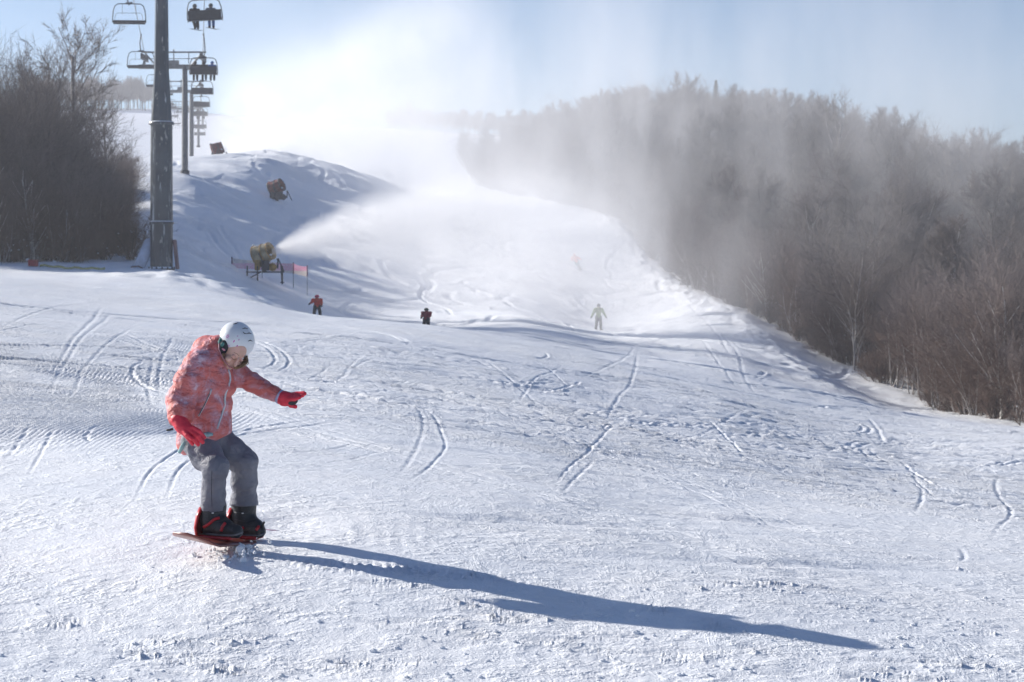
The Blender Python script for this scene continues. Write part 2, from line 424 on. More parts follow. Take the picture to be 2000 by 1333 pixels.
for k in range(420):   # long faint lines crossing the run
    q = hit(random.uniform(-50, 2000), random.uniform(630, 1000))
    if q[1] < 20: continue
    L = random.uniform(5, 22); a = random.choice((random.uniform(-1.3, -.3), random.uniform(.5, 1.4), random.uniform(-.3, .3))); cur = random.uniform(-.12, .12); pts = []; p = q.copy()
    for s in range(5): pts.append(p.copy()); p = p+np.array([math.cos(a), math.sin(a)])*L/4; a += cur
    dp = random.uniform(.003, .006)*(1+q[1]/50); carve(pts, w=.010, depth=dp, berm=dp*.5)
    if random.random() < .7: carve([pp+np.array([.22, .05]) for pp in pts], w=.010, depth=dp, berm=dp*.5)
for k in range(160):   # skiers' lines on the far slope
    px = random.uniform(330, 1250); Y0 = random.uniform(118, 235); p = np.array([(px-1000)/F*Y0, Y0]); a = random.uniform(-2.3, -.5); cur = random.choice((-1, 1))*random.uniform(.1, .45); L = random.uniform(10, 35); pts = []
    for s in range(6): pts.append(p.copy()); p = p+np.array([math.cos(a), math.sin(a)])*L/5; a += cur; cur *= random.choice((1, 1, -1))
    carve(pts, w=random.uniform(.10, .28), depth=random.uniform(.04, .12), berm=.04)
for k in range(60):    # short scrapes near the camera
    px = random.uniform(0, 2000); py = random.uniform(1085, 1333) if k % 3 else random.uniform(1150, 1333)
    q = hit(px, py); L = random.uniform(.15, .9); a = random.uniform(-.35, .15)
    pts = [q+np.array([math.cos(a), math.sin(a)])*L*t+np.array([0, random.uniform(-.02, .02)]) for t in (0, .3, .6, 1)]
    dp = random.uniform(.006, .018)
    carve(pts, w=random.uniform(.012, .03), depth=dp, berm=dp*.8)
# fresh edge left by the snowboard, running away to the right along the girl's shadow
BOARD = np.array([-1.70, 12.0])
tr = [hit(x, y) for x, y in ((470,1072),(560,1084),(680,1101),(800,1112),(950,1130),(1100,1150))]
carve(tr, w=0.022, depth=0.018, berm=0.012, teeth=0.05)
carve([p+np.array([0.05,-0.10]) for p in tr[:5]], w=0.02, depth=0.010, berm=0.011, teeth=0.05, ph=.5)

# apron behind the camera
ni, nj = GX.shape
back = []
for yb in (-4, -30, -150, -600):
    xs = np.linspace(-1, 1, ni)*(abs(yb)*1.6+12); back.append((xs, np.full(ni, float(yb)), np.full(ni, 0.0 if yb > -50 else yb*0.03)))
back = back[::-1]
X = np.concatenate([np.stack([b[0] for b in back], 1), GX], 1); Y = np.concatenate([np.stack([b[1] for b in back], 1), GY], 1); ZZ = np.concatenate([np.stack([b[2] for b in back], 1), Z], 1)
nj2 = X.shape[1]
idx = np.arange(ni*nj2).reshape(ni, nj2)
quads = np.stack([idx[:-1,:-1], idx[1:,:-1], idx[1:,1:], idx[:-1,1:]], -1).reshape(-1, 4)
me = mesh_np('snow_ground', np.stack([X, Y, ZZ], -1).reshape(-1, 3), quads=quads)
def Zat(x, y):
    """height of the finished snow surface"""
    u = np.interp(x/y*F+1000, ucol, np.arange(len(ucol))); v = np.interp(math.log(y), vrow, np.arange(len(vrow)))
    i, j = min(int(u), ni-2), min(int(v), nj-2); a, b = u-i, v-j
    return float((Z[i,j]*(1-a)+Z[i+1,j]*a)*(1-b)+(Z[i,j+1]*(1-a)+Z[i+1,j+1]*a)*b)
snow, nb, b = new_mat('snow')
v = nb.coord('Object')
grain = nb.noise(v, 55.0, 4.0, 0.7); lumps = nb.noise(nb.mapping(v, (.55, .8, 1)), 13.0, 5.0, 0.65); where = nb.noise(v, 1.1, 3.0, .6)
tint = nb.noise(v, 0.8, 4.0, .6)
nb.L.new(nb.mixc(nb.step(tint, .3, .7), (.86,.88,.915), (.90,.905,.92)), b.inputs['Base Color'])
b.inputs['Roughness'].default_value = 0.5; b.inputs['Specular IOR Level'].default_value = 0.35
hgt = nb.add(nb.mul(nb.step(lumps, .42, .75), nb.step(where, .35, .65, .35, 1.2)), nb.mul(grain, 0.45))
bn = nb.bump(hgt, 0.7, 0.024)
chop = nb.noise(nb.mapping(v, (.50, 1, 1), rot=(0,0,.25)), 4.6, 6.0, 0.78, .4); chop2 = nb.noise(nb.mapping(v, (1, .35, 1), rot=(0,0,-.5)), 3.4, 6.0, .8, .5)
zone = nb.step(nb.noise(nb.mapping(v, (.35, .22, 1)), .55, 4.0, .6), .44, .60); sx_, sy_, sz_ = nb.xyz(v)
away = nb.step(sy_, 13.0, 22.0, .25, 1.0)
bn = nb.bump(nb.mul(nb.mul(nb.add(nb.step(chop, .45, .72), nb.mul(nb.step(chop2, .48, .7), .7)), nb.add(.25, zone)), away), 0.6, 0.042, bn)
nb.L.new(bn, b.inputs['Normal'])
ground = link('snow_ground', me, snow); tag(ground, kind='structure')
# ---------------------------------------------------------------- haze and blown snow
def vol_mat(name, dens_fn, col=(1,1,1), aniso=0.5, step=1.0):
    m = bpy.data.materials.new(name); m.use_nodes = True; nt = m.node_tree; nb = NB(nt)
    for n in list(nt.nodes):
        if n.type == 'BSDF_PRINCIPLED': nt.nodes.remove(n)
    out = [n for n in nt.nodes if n.type == 'OUTPUT_MATERIAL'][0]
    pv = nt.nodes.new('ShaderNodeVolumePrincipled'); pv.inputs['Color'].default_value = (*col, 1)
    pv.inputs['Anisotropy'].default_value = aniso
    d = dens_fn(nb)
    if isinstance(d, float): pv.inputs['Density'].default_value = d
    else: nt.links.new(d, pv.inputs['Density'])
    nt.links.new(pv.outputs[0], out.inputs['Volume'])
    m.cycles.volume_step_rate = step
    return m
zlo, zhi = float(ZZ.min())-1.5, float(ZZ.max())+22
hb = MB(); hb.box(((X.min()+X.max())/2, 155, (zlo+zhi)/2), (X.max()-X.min()+20, 1530, zhi-zlo))
print('HAZE', zlo, zhi, X.min(), X.max())
haze = hb.build('haze', vol_mat('haze_air', lambda nb: 0.00050, (.93,.94,1.0), 0.35)); tag(haze, kind='stuff')

def spray_mesh(name, rings, n=20):
    """closed skin round a cloud: rings of (centre, radius across, radius up)"""
    co = []; R = len(rings)
    for c, ra, ru, ax in rings:
        ax = Vector(ax).normalized(); side = Vector((0,1,0)) if abs(ax.y) < .8 else Vector((1,0,0))
        side = (side-ax*side.dot(ax)).normalized(); up = side.cross(ax); up = up if up.z > 0 else -up
        for k in range(n):
            a = 2*math.pi*k/n; co.append(Vector(c)+side*math.cos(a)*ra+up*math.sin(a)*ru)
    q = [(i*n+k, i*n+(k+1)%n, (i+1)*n+(k+1)%n, (i+1)*n+k) for i in range(R-1) for k in range(n)]
    c0 = len(co); co.append(Vector(rings[0][0])); co.append(Vector(rings[-1][0]))
    t = [(c0, (k+1)%n, k) for k in range(n)]+[(c0+1, (R-1)*n+k, (R-1)*n+(k+1)%n) for k in range(n)]
    return mesh_np(name, [tuple(c) for c in co], quads=q, tris=t)

GUN = W(533, 491, 120)         # mouth of the near snow gun
def plume_axis(x): return 0.36*x-0.0155*x*x
def plume_rad(x): return 0.34+0.42*x/(1+x/26)
rings = []
for x in (-.05, 1, 2.5, 4.5, 7, 10, 13, 16.5, 20, 23.5, 27):
    r = plume_rad(max(x, 0))*1.12; low = 1.0+0.03*max(x, 0)
    rings.append(((GUN.x+x, GUN.y+x*.25, GUN.z+plume_axis(x)-0.10*max(0,x-3)), r, r*(1.05+.030*max(x,0)), (1, .25, .1)))
def d_plume(nb):
    v = nb.coord('Object'); x, y, z = nb.xyz(v)
    x = nb.sub(x, GUN.x); y = nb.sub(nb.sub(y, GUN.y), nb.mul(x, .25)); z = nb.sub(z, GUN.z)
    xp = nb.mx(x, 0.0)
    ax = nb.sub(nb.mul(xp, .36), nb.mul(nb.mul(xp, xp), .0155))
    rad = nb.add(0.30, nb.div(nb.mul(xp, .42), nb.add(1.0, nb.div(xp, 26.0))))
    dz = nb.sub(z, ax)
    low = nb.step(nb.mul(dz, -1.0), 0.0, .5); dz = nb.mul(dz, nb.sub(1.0, nb.mul(low, nb.step(xp, 0.0, 9.0, 0.0, .42))))
    q = nb.m('SQRT', nb.add(nb.mul(y, y), nb.mul(dz, dz)))
    q = nb.div(q, rad)
    n = nb.noise(nb.mapping(v, (.5, 1.0, .9), rot=(0, .35, 0)), 0.62, 7.0, 0.68)
    q = nb.add(q, nb.mul(nb.sub(n, .5), 2.0))
    core = nb.step(q, 0.1, 1.05, 1.0, 0.0)
    fall = nb.div(1.0, nb.add(0.12, nb.mul(xp, .22)))
    end = nb.step(x, 11.0, 26.5, 1.0, 0.0)
    return nb.mul(nb.mul(nb.mul(core, fall), end), nb.mul(nb.step(n, .32, .62, .3, 1.2), 1.05))
sp = link('snow_spray', spray_mesh('snow_spray', rings), vol_mat('spray', d_plume, (.99,.99,1), .3, 0.6))
tag(sp, 'white jet of artificial snow blowing right from the yellow snow gun', 'snow spray', kind='stuff')

# fine snow drifting off the jet, over the run and in front of the right-hand wood
def d_drift(nb):
    v = nb.coord('Object'); x, y, z = nb.xyz(v)
    st = nb.noise(nb.mapping(v, (.11, .05, .035), rot=(0, .25, 0)), 1.0, 4.0, .6, .6)
    fine = nb.noise(nb.mapping(v, (.35, .12, .08), rot=(0, .25, 0)), 1.0, 3.0, .6)
    st = nb.add(st, nb.mul(nb.sub(fine, .5), .35))
    up = nb.sub(z, nb.add(-2.0, nb.mul(nb.sub(y, 110.0), .06)))     # height above the run
    near_gun = nb.m('SQRT', nb.add(nb.m('POWER', nb.div(nb.sub(x, 2.0), 13.0), 2.0), nb.m('POWER', nb.div(nb.sub(y, 140.0), 45.0), 2.0)))
    dense = nb.mul(nb.step(near_gun, .1, 1.25, 1.0, 0.0), nb.step(up, 1.0, 12.0, 1.0, 0.0))
    out = nb.mul(nb.step(x, 5, 60, 1.0, .32), nb.step(up, 8, 34, 1.0, 0.0))
    rim = nb.mul(nb.step(x, -14, -4), nb.mul(nb.step(y, 96, 116), nb.mul(nb.step(y, 240, 285, 1.0, 0.0), nb.step(x, 55, 68, 1.0, 0.0))))
    body = nb.add(nb.mul(dense, nb.mul(nb.step(st, .25, .75), .021)), nb.mul(out, nb.mul(nb.step(st, .40, .74), .017)))
    return nb.mul(body, rim)
q = [((-14+0, 190, 4), 94, 18, (1,0,0)), ((2, 190, 8), 94, 26, (1,0,0)), ((30, 190, 13), 94, 34, (1,0,0)), ((56, 190, 17), 94, 34, (1,0,0)), ((68, 190, 17), 90, 30, (1,0,0))]
dr = link('drifting_snow', spray_mesh('drifting_snow', q), vol_mat('drift', d_drift, (.98,.98,1), .35, 0.6))
tag(dr, 'thin curtains of drifting snow hanging in front of the right-hand wood', 'blown snow', kind='stuff')

# upper snow gun: a big bright cloud over the shelf
GUN2 = W(434, 293, 205)
def d_cloud(nb):
    v = nb.coord('Object'); x, y, z = nb.xyz(v)
    n = nb.noise(nb.mapping(v, (.9, .6, .8), rot=(0, .5, 0)), 0.12, 8.0, .68); m = nb.sub(n, .5)
    xr = nb.sub(x, -37.5)                                    # metres right of the cloud's left side
    top = nb.add(20.5, nb.mul(nb.m('SQRT', nb.mx(xr, 0.0)), 1.9))
    top = nb.add(nb.mul(nb.mx(nb.sub(xr, 8.0), 0.0), .16), top)
    cap = nb.step(nb.add(nb.sub(z, top), nb.mul(m, 9.0)), -5.0, 4.0, 1.0, 0.0)
    side = nb.mul(nb.step(nb.add(xr, nb.mul(m, 3.0)), 0.0, 4.0), nb.step(nb.add(xr, nb.mul(m, 9.0)), 27.0, 36.0, 1.0, 0.0))
    yy = nb.m('ABSOLUTE', nb.sub(y, 246.0))
    slab = nb.step(nb.add(yy, nb.mul(m, 8.0)), 6.0, 19.0, 1.0, 0.0)
    return nb.mul(nb.mul(nb.mul(cap, side), slab), nb.mul(nb.step(n, .36, .62, .12, 1.1), .046))
rg = [((-39, 246, 22), 12, 10, (1,0,0)), ((-36, 246, 23), 20, 14, (1,0,0)), ((-28, 246, 24), 22, 19, (1,0,0)), ((-14, 246, 25), 22, 22, (1,0,0)), ((-6, 246, 25), 20, 20, (1,0,0)), ((-1, 246, 25), 13, 14, (1,0,0))]
cl = link('snow_cloud', spray_mesh('snow_cloud', rg), vol_mat('cloud', d_cloud, (.99,.99,1), .35, 0.7))
tag(cl, 'big bright cloud of artificial snow billowing over the shelf right of the lift line', 'snow spray', kind='stuff')
# narrow jet from the upper gun into that cloud
def d_jet(nb):
    v = nb.coord('Object'); x, y, z = nb.xyz(v)
    x = nb.sub(x, GUN2.x); yy = nb.sub(nb.sub(y, GUN2.y), nb.mul(x, .35)); z = nb.sub(z, GUN2.z)
    xp = nb.mx(x, 0.0); ax = nb.sub(nb.mul(xp, .30), nb.mul(nb.mul(xp, xp), .008)); dz = nb.sub(z, ax)
    n = nb.noise(v, .4, 4.0, .6)
    q = nb.div(nb.m('SQRT', nb.add(nb.mul(yy, yy), nb.mul(dz, dz))), nb.add(.35, nb.mul(xp, .34)))
    q = nb.add(q, nb.mul(nb.sub(n, .5), .9))
    return nb.mul(nb.mul(nb.step(q, .3, 1.0, 1.0, 0.0), nb.div(1.0, nb.add(.25, nb.mul(xp, .22)))), nb.mul(nb.step(x, 13, 24, 1.0, 0.0), .32))
rg = []
for x in (-.05, 2, 5, 9, 14, 19, 24):
    r = (.37+.38*max(x, 0)); rg.append(((GUN2.x+x, GUN2.y+x*.35, GUN2.z+.30*x-.008*x*x), r, r, (1,.35,.2)))
je = link('upper_spray', spray_mesh('upper_spray', rg), vol_mat('jet', d_jet, (.99,.99,1), .3, .6))
tag(je, 'widening white jet leaving the small snow gun beside the distant pylons', 'snow spray', kind='stuff')

# thin veil carried high above the cloud
def d_veil(nb):
    v = nb.coord('Object'); x, y, z = nb.xyz(v)
    n = nb.noise(nb.mapping(v, (.05, .03, .018), rot=(0, .3, 0)), 1.0, 4.0, .55)
    right = nb.step(nb.add(x, nb.mul(nb.sub(n, .5), 26)), -18, 4, 1.0, 0.0); leftb = nb.step(nb.sub(x, nb.mul(nb.sub(z, 20), -.2)), -62, -30)
    up = nb.mul(nb.step(z, 30, 62, 1.0, 0.0), nb.step(z, 5, 16))
    yb = nb.mul(nb.step(y, 232, 262), nb.step(y, 340, 375, 1.0, 0.0))
    return nb.mul(nb.mul(nb.mul(right, leftb), nb.mul(up, yb)), nb.mul(nb.step(n, .3, .7, .25, 1.0), .0028))
q = [((-62, 300, 32), 72, 32, (1,0,0)), ((-30, 300, 34), 74, 36, (1,0,0)), ((6, 300, 32), 72, 34, (1,0,0))]
ve = link('snow_veil', spray_mesh('snow_veil', q), vol_mat('veil', d_veil, (.98,.99,1), .5, 0.7))
tag(ve, 'faint high veil of fine snow drifting across the sky above the lift line', 'blown snow', kind='stuff')
# ---------------------------------------------------------------- bare winter trees
def bark(name, lo, hi, frost=0.0, ztop=8.0, scale=3.0):
    m, nb, b = new_mat(name); v = nb.coord('Object'); x, y, z = nb.xyz(v)
    n = nb.noise(nb.mapping(v, (1, 1, .35)), scale, 4.0, .6)
    c = nb.mixc(nb.step(n, .3, .7), lo, hi)
    if frost:
        f = nb.mul(nb.step(nb.add(z, nb.mul(nb.sub(n, .5), 3.0)), ztop*.45, ztop), frost)
        c = nb.mixc(f, c, (.62,.64,.68))
    nb.L.new(c, b.inputs['Base Color']); b.inputs['Roughness'].default_value = .8; b.inputs['Specular IOR Level'].default_value = .25
    return m
M_TRUNK = bark('dark_bark', (.035,.028,.024), (.11,.09,.078))
M_TWIG = bark('twig_bark', (.07,.052,.044), (.155,.112,.092), .10, 9)
M_TWIGF = bark('frosted_twigs', (.11,.088,.078), (.20,.165,.145), .14, 11)
M_GREYB = bark('grey_bark', (.20,.18,.17), (.44,.41,.39))
M_RED = bark('reddish_twigs', (.085,.055,.042), (.18,.12,.095), .15, 8)
M_BIRCH, nb, b = new_mat('birch_bark'); v = nb.coord('Object')
nn_ = nb.noise(nb.mapping(v, (3, 3, 9)), 1.2, 3.0, .7)
nb.L.new(nb.mixc(nb.step(nn_, .56, .62), (.55,.53,.50), (.06,.05,.05)), b.inputs['Base Color']); b.inputs['Roughness'].default_value = .7
M_NEEDLE = simple('spruce_needles', (.035,.055,.04), .8, var=.4)
M_SNOWCLUMP = simple('clinging_snow', (.85,.87,.9), .6, var=.04)

class Seg:
    """many thin three-sided rods in one mesh, built with numpy"""
    def __init__(s): s.a = []; s.b = []; s.ra = []; s.rb = []
    def add(s, a, b, ra, rb): s.a.append(a); s.b.append(b); s.ra.append(ra); s.rb.append(rb)
    def mesh(s, name, n=3):
        a = np.array(s.a); b = np.array(s.b); ra = np.array(s.ra)[:, None]; rb = np.array(s.rb)[:, None]
        t = b-a; t /= np.linalg.norm(t, axis=1, keepdims=True)+1e-9
        ref = np.where(np.abs(t[:, 2:3]) < .9, np.array([[0,0,1.]]), np.array([[1.,0,0]]))
        u = np.cross(t, ref); u /= np.linalg.norm(u, axis=1, keepdims=True)+1e-9; w = np.cross(t, u)
        vs = []
        for base, r in ((a, ra), (b, rb)):
            for k in range(n):
                vs.append(base+(u*math.cos(2*math.pi*k/n)+w*math.sin(2*math.pi*k/n))*r)
        co = np.stack(vs, 1).reshape(-1, 3)       # 2n verts per rod
        o = np.arange(len(a))[:, None]*2*n; q = []
        for k in range(n): q.append(np.concatenate([o+k, o+(k+1)%n, o+n+(k+1)%n, o+n+k], 1))
        return mesh_np(name, co, quads=np.concatenate(q, 0))
def rv(s=1.0): return np.array([random.gauss(0, s), random.gauss(0, s), random.gauss(0, s)])
def unit(v): return v/(np.linalg.norm(v)+1e-9)

def grow(trunk, twig, p, d, L, r, depth, up, spread, kids, segs=4, twr=0.012):
    """one limb and everything that grows from it"""
    step = L/segs; pts = [p]
    for i in range(segs):
        d = unit(d+rv(.10)+np.array([0,0,up]))
        q = p+d*step; r2 = r*(1-.75/segs)
        (trunk if r > .022 else twig).add(p, q, r, r2)
        if depth > 0 and (i > 0 or depth < 3):
            for k in range(kids[depth]):
                az = random.uniform(0, 2*math.pi); side = unit(np.cross(d, rv()))
                nd = unit(d*(1-spread)+side*spread+rv(.08))
                t = random.random()
                grow(trunk, twig, p+(q-p)*t, nd, L*random.uniform(.38, .62), max(r2*random.uniform(.35, .6), twr), depth-1, up*1.1, spread, kids, 3 if depth > 1 else 2, twr)
        p, r = q, r2
        pts.append(p)
    return pts

PROTO = {}
def proto(key, trunk, twig, mt, mw, n=5):
    PROTO[key] = (trunk.mesh(key+'_trunk', n), twig.mesh(key+'_crown', 3), mt, mw)
    for me_, mm in ((PROTO[key][0], mt), (PROTO[key][1], mw)): me_.materials.append(mm)

def make_sapling(key, h, stems, mt, mw, lean=.12, twr=.009, kids=(0,2,3,3)):
    tr, tw = Seg(), Seg()
    for s in range(stems):
        p = np.array([random.gauss(0,.25), random.gauss(0,.25), -.3]); d = unit(np.array([random.gauss(0, lean), random.gauss(0, lean), 1]))
        grow(tr, tw, p, d, h*random.uniform(.75, 1.05), .055+.012*h/stems, 3, .05, .42, kids, 6, twr)
    proto(key, tr, tw, mt, mw)
def make_tree(key, h, mt, mw, bole=.35, spread=.5, twr=.011, kids=(0,4,3,3,2)):
    tr, tw = Seg(), Seg()
    p = np.array([0,0,-.3]); d = np.array([0,0,1.]); r = .11+.008*h; n = 9
    for i in range(n):
        d = unit(d+rv(.05)+np.array([0,0,.1])); q = p+d*h/n; r2 = r*(1-.8/n)
        tr.add(p, q, r, r2)
        if i >= n*bole:
            for k in range(3):
                side = unit(np.cross(d, rv())); nd = unit(d*(1-spread)+side*spread)
                grow(tr, tw, p+(q-p)*random.random(), nd, h*random.uniform(.22, .40)*(1.25-i/n*.6), r2*.5, 3, .09, .42, kids, 4, twr)
        p, r = q, r2
    proto(key, tr, tw, mt, mw, 6)
make_sapling('sapling_a', 8.0, 4, M_TRUNK, M_TWIG)
make_sapling('sapling_b', 7.0, 5, M_GREYB, M_RED, .2, .009, (0,2,3,2))
make_sapling('sapling_c', 9.0, 3, M_TRUNK, M_TWIG, .08)
make_tree('tree_a', 11.5, M_TRUNK, M_TWIG, .22, .40)
make_tree('tree_b', 12.5, M_TRUNK, M_TWIGF, .3, .38)
make_tree('wisp', 11.5, M_GREYB, M_TWIGF, .25, .42, .010, (0,2,2,2))
make_tree('birch_a', 11.0, M_BIRCH, M_TWIG, .35, .3)
make_sapling('pole_a', 11.0, 2, M_TRUNK, M_TWIG, .05, .012, (0,2,3,4))
make_sapling('pole_b', 10.5, 3, M_GREYB, M_TWIGF, .07, .012, (0,2,3,3))
make_sapling('birch_b', 8.0, 2, M_BIRCH, M_RED, .1)
make_sapling('bush_a', 2.4, 9, M_TRUNK, M_RED, .45, .008, (0,2,2,2))
PROTO_TRI = {k: (len(p[0].polygons)+len(p[1].polygons))*2 for k, p in PROTO.items()}
print('TREE TRIS', PROTO_TRI)

# spruce
def make_spruce():
    tr, tw = Seg(), Seg()
    for i in range(10): tr.add(np.array([0,0,i*1.3-.3]), np.array([0,0,(i+1)*1.3-.3]), .16*(1-i/10.5), .16*(1-(i+1)/10.5))
    for i in range(230):
        z = 1.5+11.0*(i/230)**.9; L = (12.9-z)*.24*random.uniform(.7, 1.15); a = i*2.4
        p = np.array([0,0,z]); e = p+np.array([math.cos(a)*L, math.sin(a)*L, -L*.28+.1])
        for k in range(7):
            t = (k+.5)/7; c = p+(e-p)*t; w = (1-t)*L*.28+.10
            for sd in (-1, 1):
                tw.add(c, c+np.array([-math.sin(a)*sd*w+math.cos(a)*w*.5, math.cos(a)*sd*w+math.sin(a)*w*.5, -.08*w-.04]), .045, .012)
        tw.add(p, e, .03, .02)
    proto('spruce', tr, tw, M_TRUNK, M_NEEDLE)
make_spruce()

def plant(key, name, label, cat, group, x, y, s, rz, sz=None):
    z = Hs(x, y)
    t = link(name, PROTO[key][0]); t.location = (x, y, z-.1); t.rotation_euler = (random.gauss(0,.03), random.gauss(0,.03), rz); t.scale = (s, s, sz or s)
    tag(t, label, cat, group)
    c = link('crown', PROTO[key][1], parent=t)
    return t

# where each wood stands: boundary polygons on the ground
def inside(poly, x, y):
    c = False; n = len(poly)
    for i in range(n):
        (x0, y0), (x1, y1) = poly[i], poly[(i+1) % n]
        if (y0 > y) != (y1 > y) and x < (x1-x0)*(y-y0)/(y1-y0)+x0: c = not c
    return c
def P2(px, Y): return ((px-1000)/F*Y, Y)
LEFT = [P2(-260,90), P2(20,92), P2(170,96), P2(222,104), P2(236,125), P2(258,155), P2(276,190), P2(255,192), P2(200,140), P2(100,122), P2(-260,115)]
RB = [(2060,72),(1960,77),(1880,83),(1800,93),(1700,108),(1600,121),(1500,136),(1400,152),(1300,180),(1225,205),(1150,226),(1040,262),(925,300)]
RIGHT = [P2(a, b_) for a, b_ in RB]+[P2(905,350), P2(1100,420), P2(1500,400), P2(2200,330), P2(2600,110)]
def fdist(poly, x, y):
    """distance to the wood's visible edge"""
    best = 1e9
    for (x0, y0), (x1, y1) in zip(poly[:-1], poly[1:]):
        dx, dy = x1-x0, y1-y0; t = min(max(((x-x0)*dx+(y-y0)*dy)/(dx*dx+dy*dy), 0), 1)
        best = min(best, math.hypot(x-x0-t*dx, y-y0-t*dy))
    return best
def scatter(poly, edge, n, dmin, dmax, seed, sep=1.2, ylim=1e9):
    rr = random.Random(seed); out = []; xs = [p[0] for p in poly]; ys = [p[1] for p in poly]; tries = 0; grid = {}
    while len(out) < n and tries < n*200:
        tries += 1
        x = rr.uniform(min(xs), max(xs)); y = rr.uniform(min(ys), min(max(ys), ylim))
        if not inside(poly, x, y): continue
        d = fdist(edge, x, y)
        if d < dmin or d > dmax: continue
        k = (int(x//sep), int(y//sep))
        if any((k[0]+i, k[1]+j) in grid and math.hypot(grid[(k[0]+i,k[1]+j)][0]-x, grid[(k[0]+i,k[1]+j)][1]-y) < sep for i in (-1,0,1) for j in (-1,0,1)): continue
        grid[k] = (x, y); out.append((x, y, d))
    return out
def wood(name, label, pts, keys, smin, smax, hfun=None):
    """a mass of trees nobody could count: one object, trees set by geometry nodes"""
    me_ = bpy.data.meshes.new(name); n = len(pts)
    me_.vertices.add(n); me_.vertices.foreach_set('co', np.array([(x, y, Hs(x, y)-.1) for x, y, d in pts], dtype=np.float32).ravel())
    o = link(name, me_)
    ia = me_.attributes.new('pick', 'INT', 'POINT'); ia.data.foreach_set('value', np.array([random.randrange(len(keys)) for _ in pts], dtype=np.int32))
    sa = me_.attributes.new('size', 'FLOAT', 'POINT'); sa.data.foreach_set('value', np.array([random.uniform(smin, smax)*(hfun(x, y, d) if hfun else 1) for x, y, d in pts], dtype=np.float32))
    ra = me_.attributes.new('turn', 'FLOAT', 'POINT'); ra.data.foreach_set('value', np.array([random.uniform(0, 6.28) for _ in pts], dtype=np.float32))
    pc = bpy.data.collections.new(name+'_kinds')
    for i, k in enumerate(keys):
        tm, cm_, mt, mw = PROTO[k]
        a = tm; bmj = bmesh.new(); bmj.from_mesh(tm); nt_ = len(bmj.faces); bmj.from_mesh(cm_)
        bmj.faces.ensure_lookup_table()
        for f in bmj.faces[nt_:]: f.material_index = 1
        jm = bpy.data.meshes.new('%02d_%s' % (i, k)); bmj.to_mesh(jm); bmj.free(); jm.materials.append(mt); jm.materials.append(mw)
        pc.objects.link(bpy.data.objects.new('%02d_%s' % (i, k), jm))
    ng = bpy.data.node_groups.new(name, 'GeometryNodeTree'); ng.is_modifier = True
    ng.interface.new_socket('Geometry', in_out='INPUT', socket_type='NodeSocketGeometry'); ng.interface.new_socket('Geometry', in_out='OUTPUT', socket_type='NodeSocketGeometry')
    N, L = ng.nodes, ng.links
    gi = N.new('NodeGroupInput'); go = N.new('NodeGroupOutput'); mp = N.new('GeometryNodeMeshToPoints'); iop = N.new('GeometryNodeInstanceOnPoints')
    ci = N.new('GeometryNodeCollectionInfo'); ci.inputs['Collection'].default_value = pc; ci.inputs['Separate Children'].default_value = True; ci.inputs['Reset Children'].default_value = True
    def attr(nm, ty):
        n_ = N.new('GeometryNodeInputNamedAttribute'); n_.data_type = ty; n_.inputs['Name'].default_value = nm; return n_.outputs[0]
    L.new(gi.outputs[0], mp.inputs[0]); L.new(mp.outputs[0], iop.inputs['Points']); L.new(ci.outputs[0], iop.inputs['Instance'])
    iop.inputs['Pick Instance'].default_value = True; L.new(attr('pick', 'INT'), iop.inputs['Instance Index']); L.new(attr('size', 'FLOAT'), iop.inputs['Scale'])
    cb = N.new('ShaderNodeCombineXYZ'); L.new(attr('turn', 'FLOAT'), cb.inputs[2]); L.new(cb.outputs[0], iop.inputs['Rotation']); L.new(iop.outputs[0], go.inputs[0])
    md = o.modifiers.new('trees', 'NODES'); md.node_group = ng
    tag(o, label, 'wood', kind='stuff')
    return o

LE = LEFT[1:7]; RE = RIGHT[:len(RB)]
def hl(x, y, d):
    px = x/y*F+1000
    return .92*(1-.66*float(sstep(np.array(px), 110, 250)))*(0.66+.22*min(d, 8)/8)*(1-.55*float(sstep(np.array(y), 114, 126)))*(1-.35*float(sstep(np.array(y), 130, 170)))
for i, (x, y, d) in enumerate(scatter(LEFT, LE, 75, 0, 5.5, 11, 1.0, 210)):
    k = random.choice(['sapling_a','sapling_b','sapling_c','sapling_b','birch_b'])
    s = float(random.uniform(.55, 1.2)*hl(x, y, d))
    plant(k, 'bare_birch' if k == 'birch_b' else 'bare_sapling', 'slim pale-stemmed young birch in the thicket beside the lift line' if k == 'birch_b' else 'leafless brown many-stemmed young tree in the thicket beside the lift line', 'tree', 'young trees along the front of the left thicket', x, y, s, random.uniform(0, 6.28))
wood('thicket', 'dense leafless thicket of young trees left of the lift line', scatter(LEFT, LE, 330, 2.5, 60, 12, 1.1), ['sapling_a','sapling_b','sapling_c','birch_b','sapling_b'], .62, 1.22, hl)
def hr(x, y, d):
    px = x/y*F+1000
    return .93*(1-.42*float(sstep(np.array(-px), -1280, -930)))*(.58+.36*min(d, 22)/22)*(.86+.14*float(sstep(np.array(y), 90, 150)))
for i, (x, y, d) in enumerate(scatter(RIGHT, RE, 150, 0, 9, 13, 1.4, 320)):
    k = random.choice(['sapling_a','sapling_b','sapling_c','sapling_b','birch_b','pole_a','sapling_a','sapling_c'])
    s = float(random.uniform(.75, 1.1)*hr(x, y, d))
    if k.startswith('birch'): nm, lb = 'bare_birch', 'leafless white-barked birch at the edge of the wood right of the run'
    elif k == 'tree_a': nm, lb = 'bare_tree', 'leafless dark tree with a spreading crown at the edge of the right-hand wood'
    else: nm, lb = 'bare_sapling', 'leafless brown many-stemmed young tree at the edge of the right-hand wood'
    plant(k, nm, lb, 'tree', lb.split(' at ')[0].replace('leafless ', '')+'s of the right-hand edge', x, y, s, random.uniform(0, 6.28))
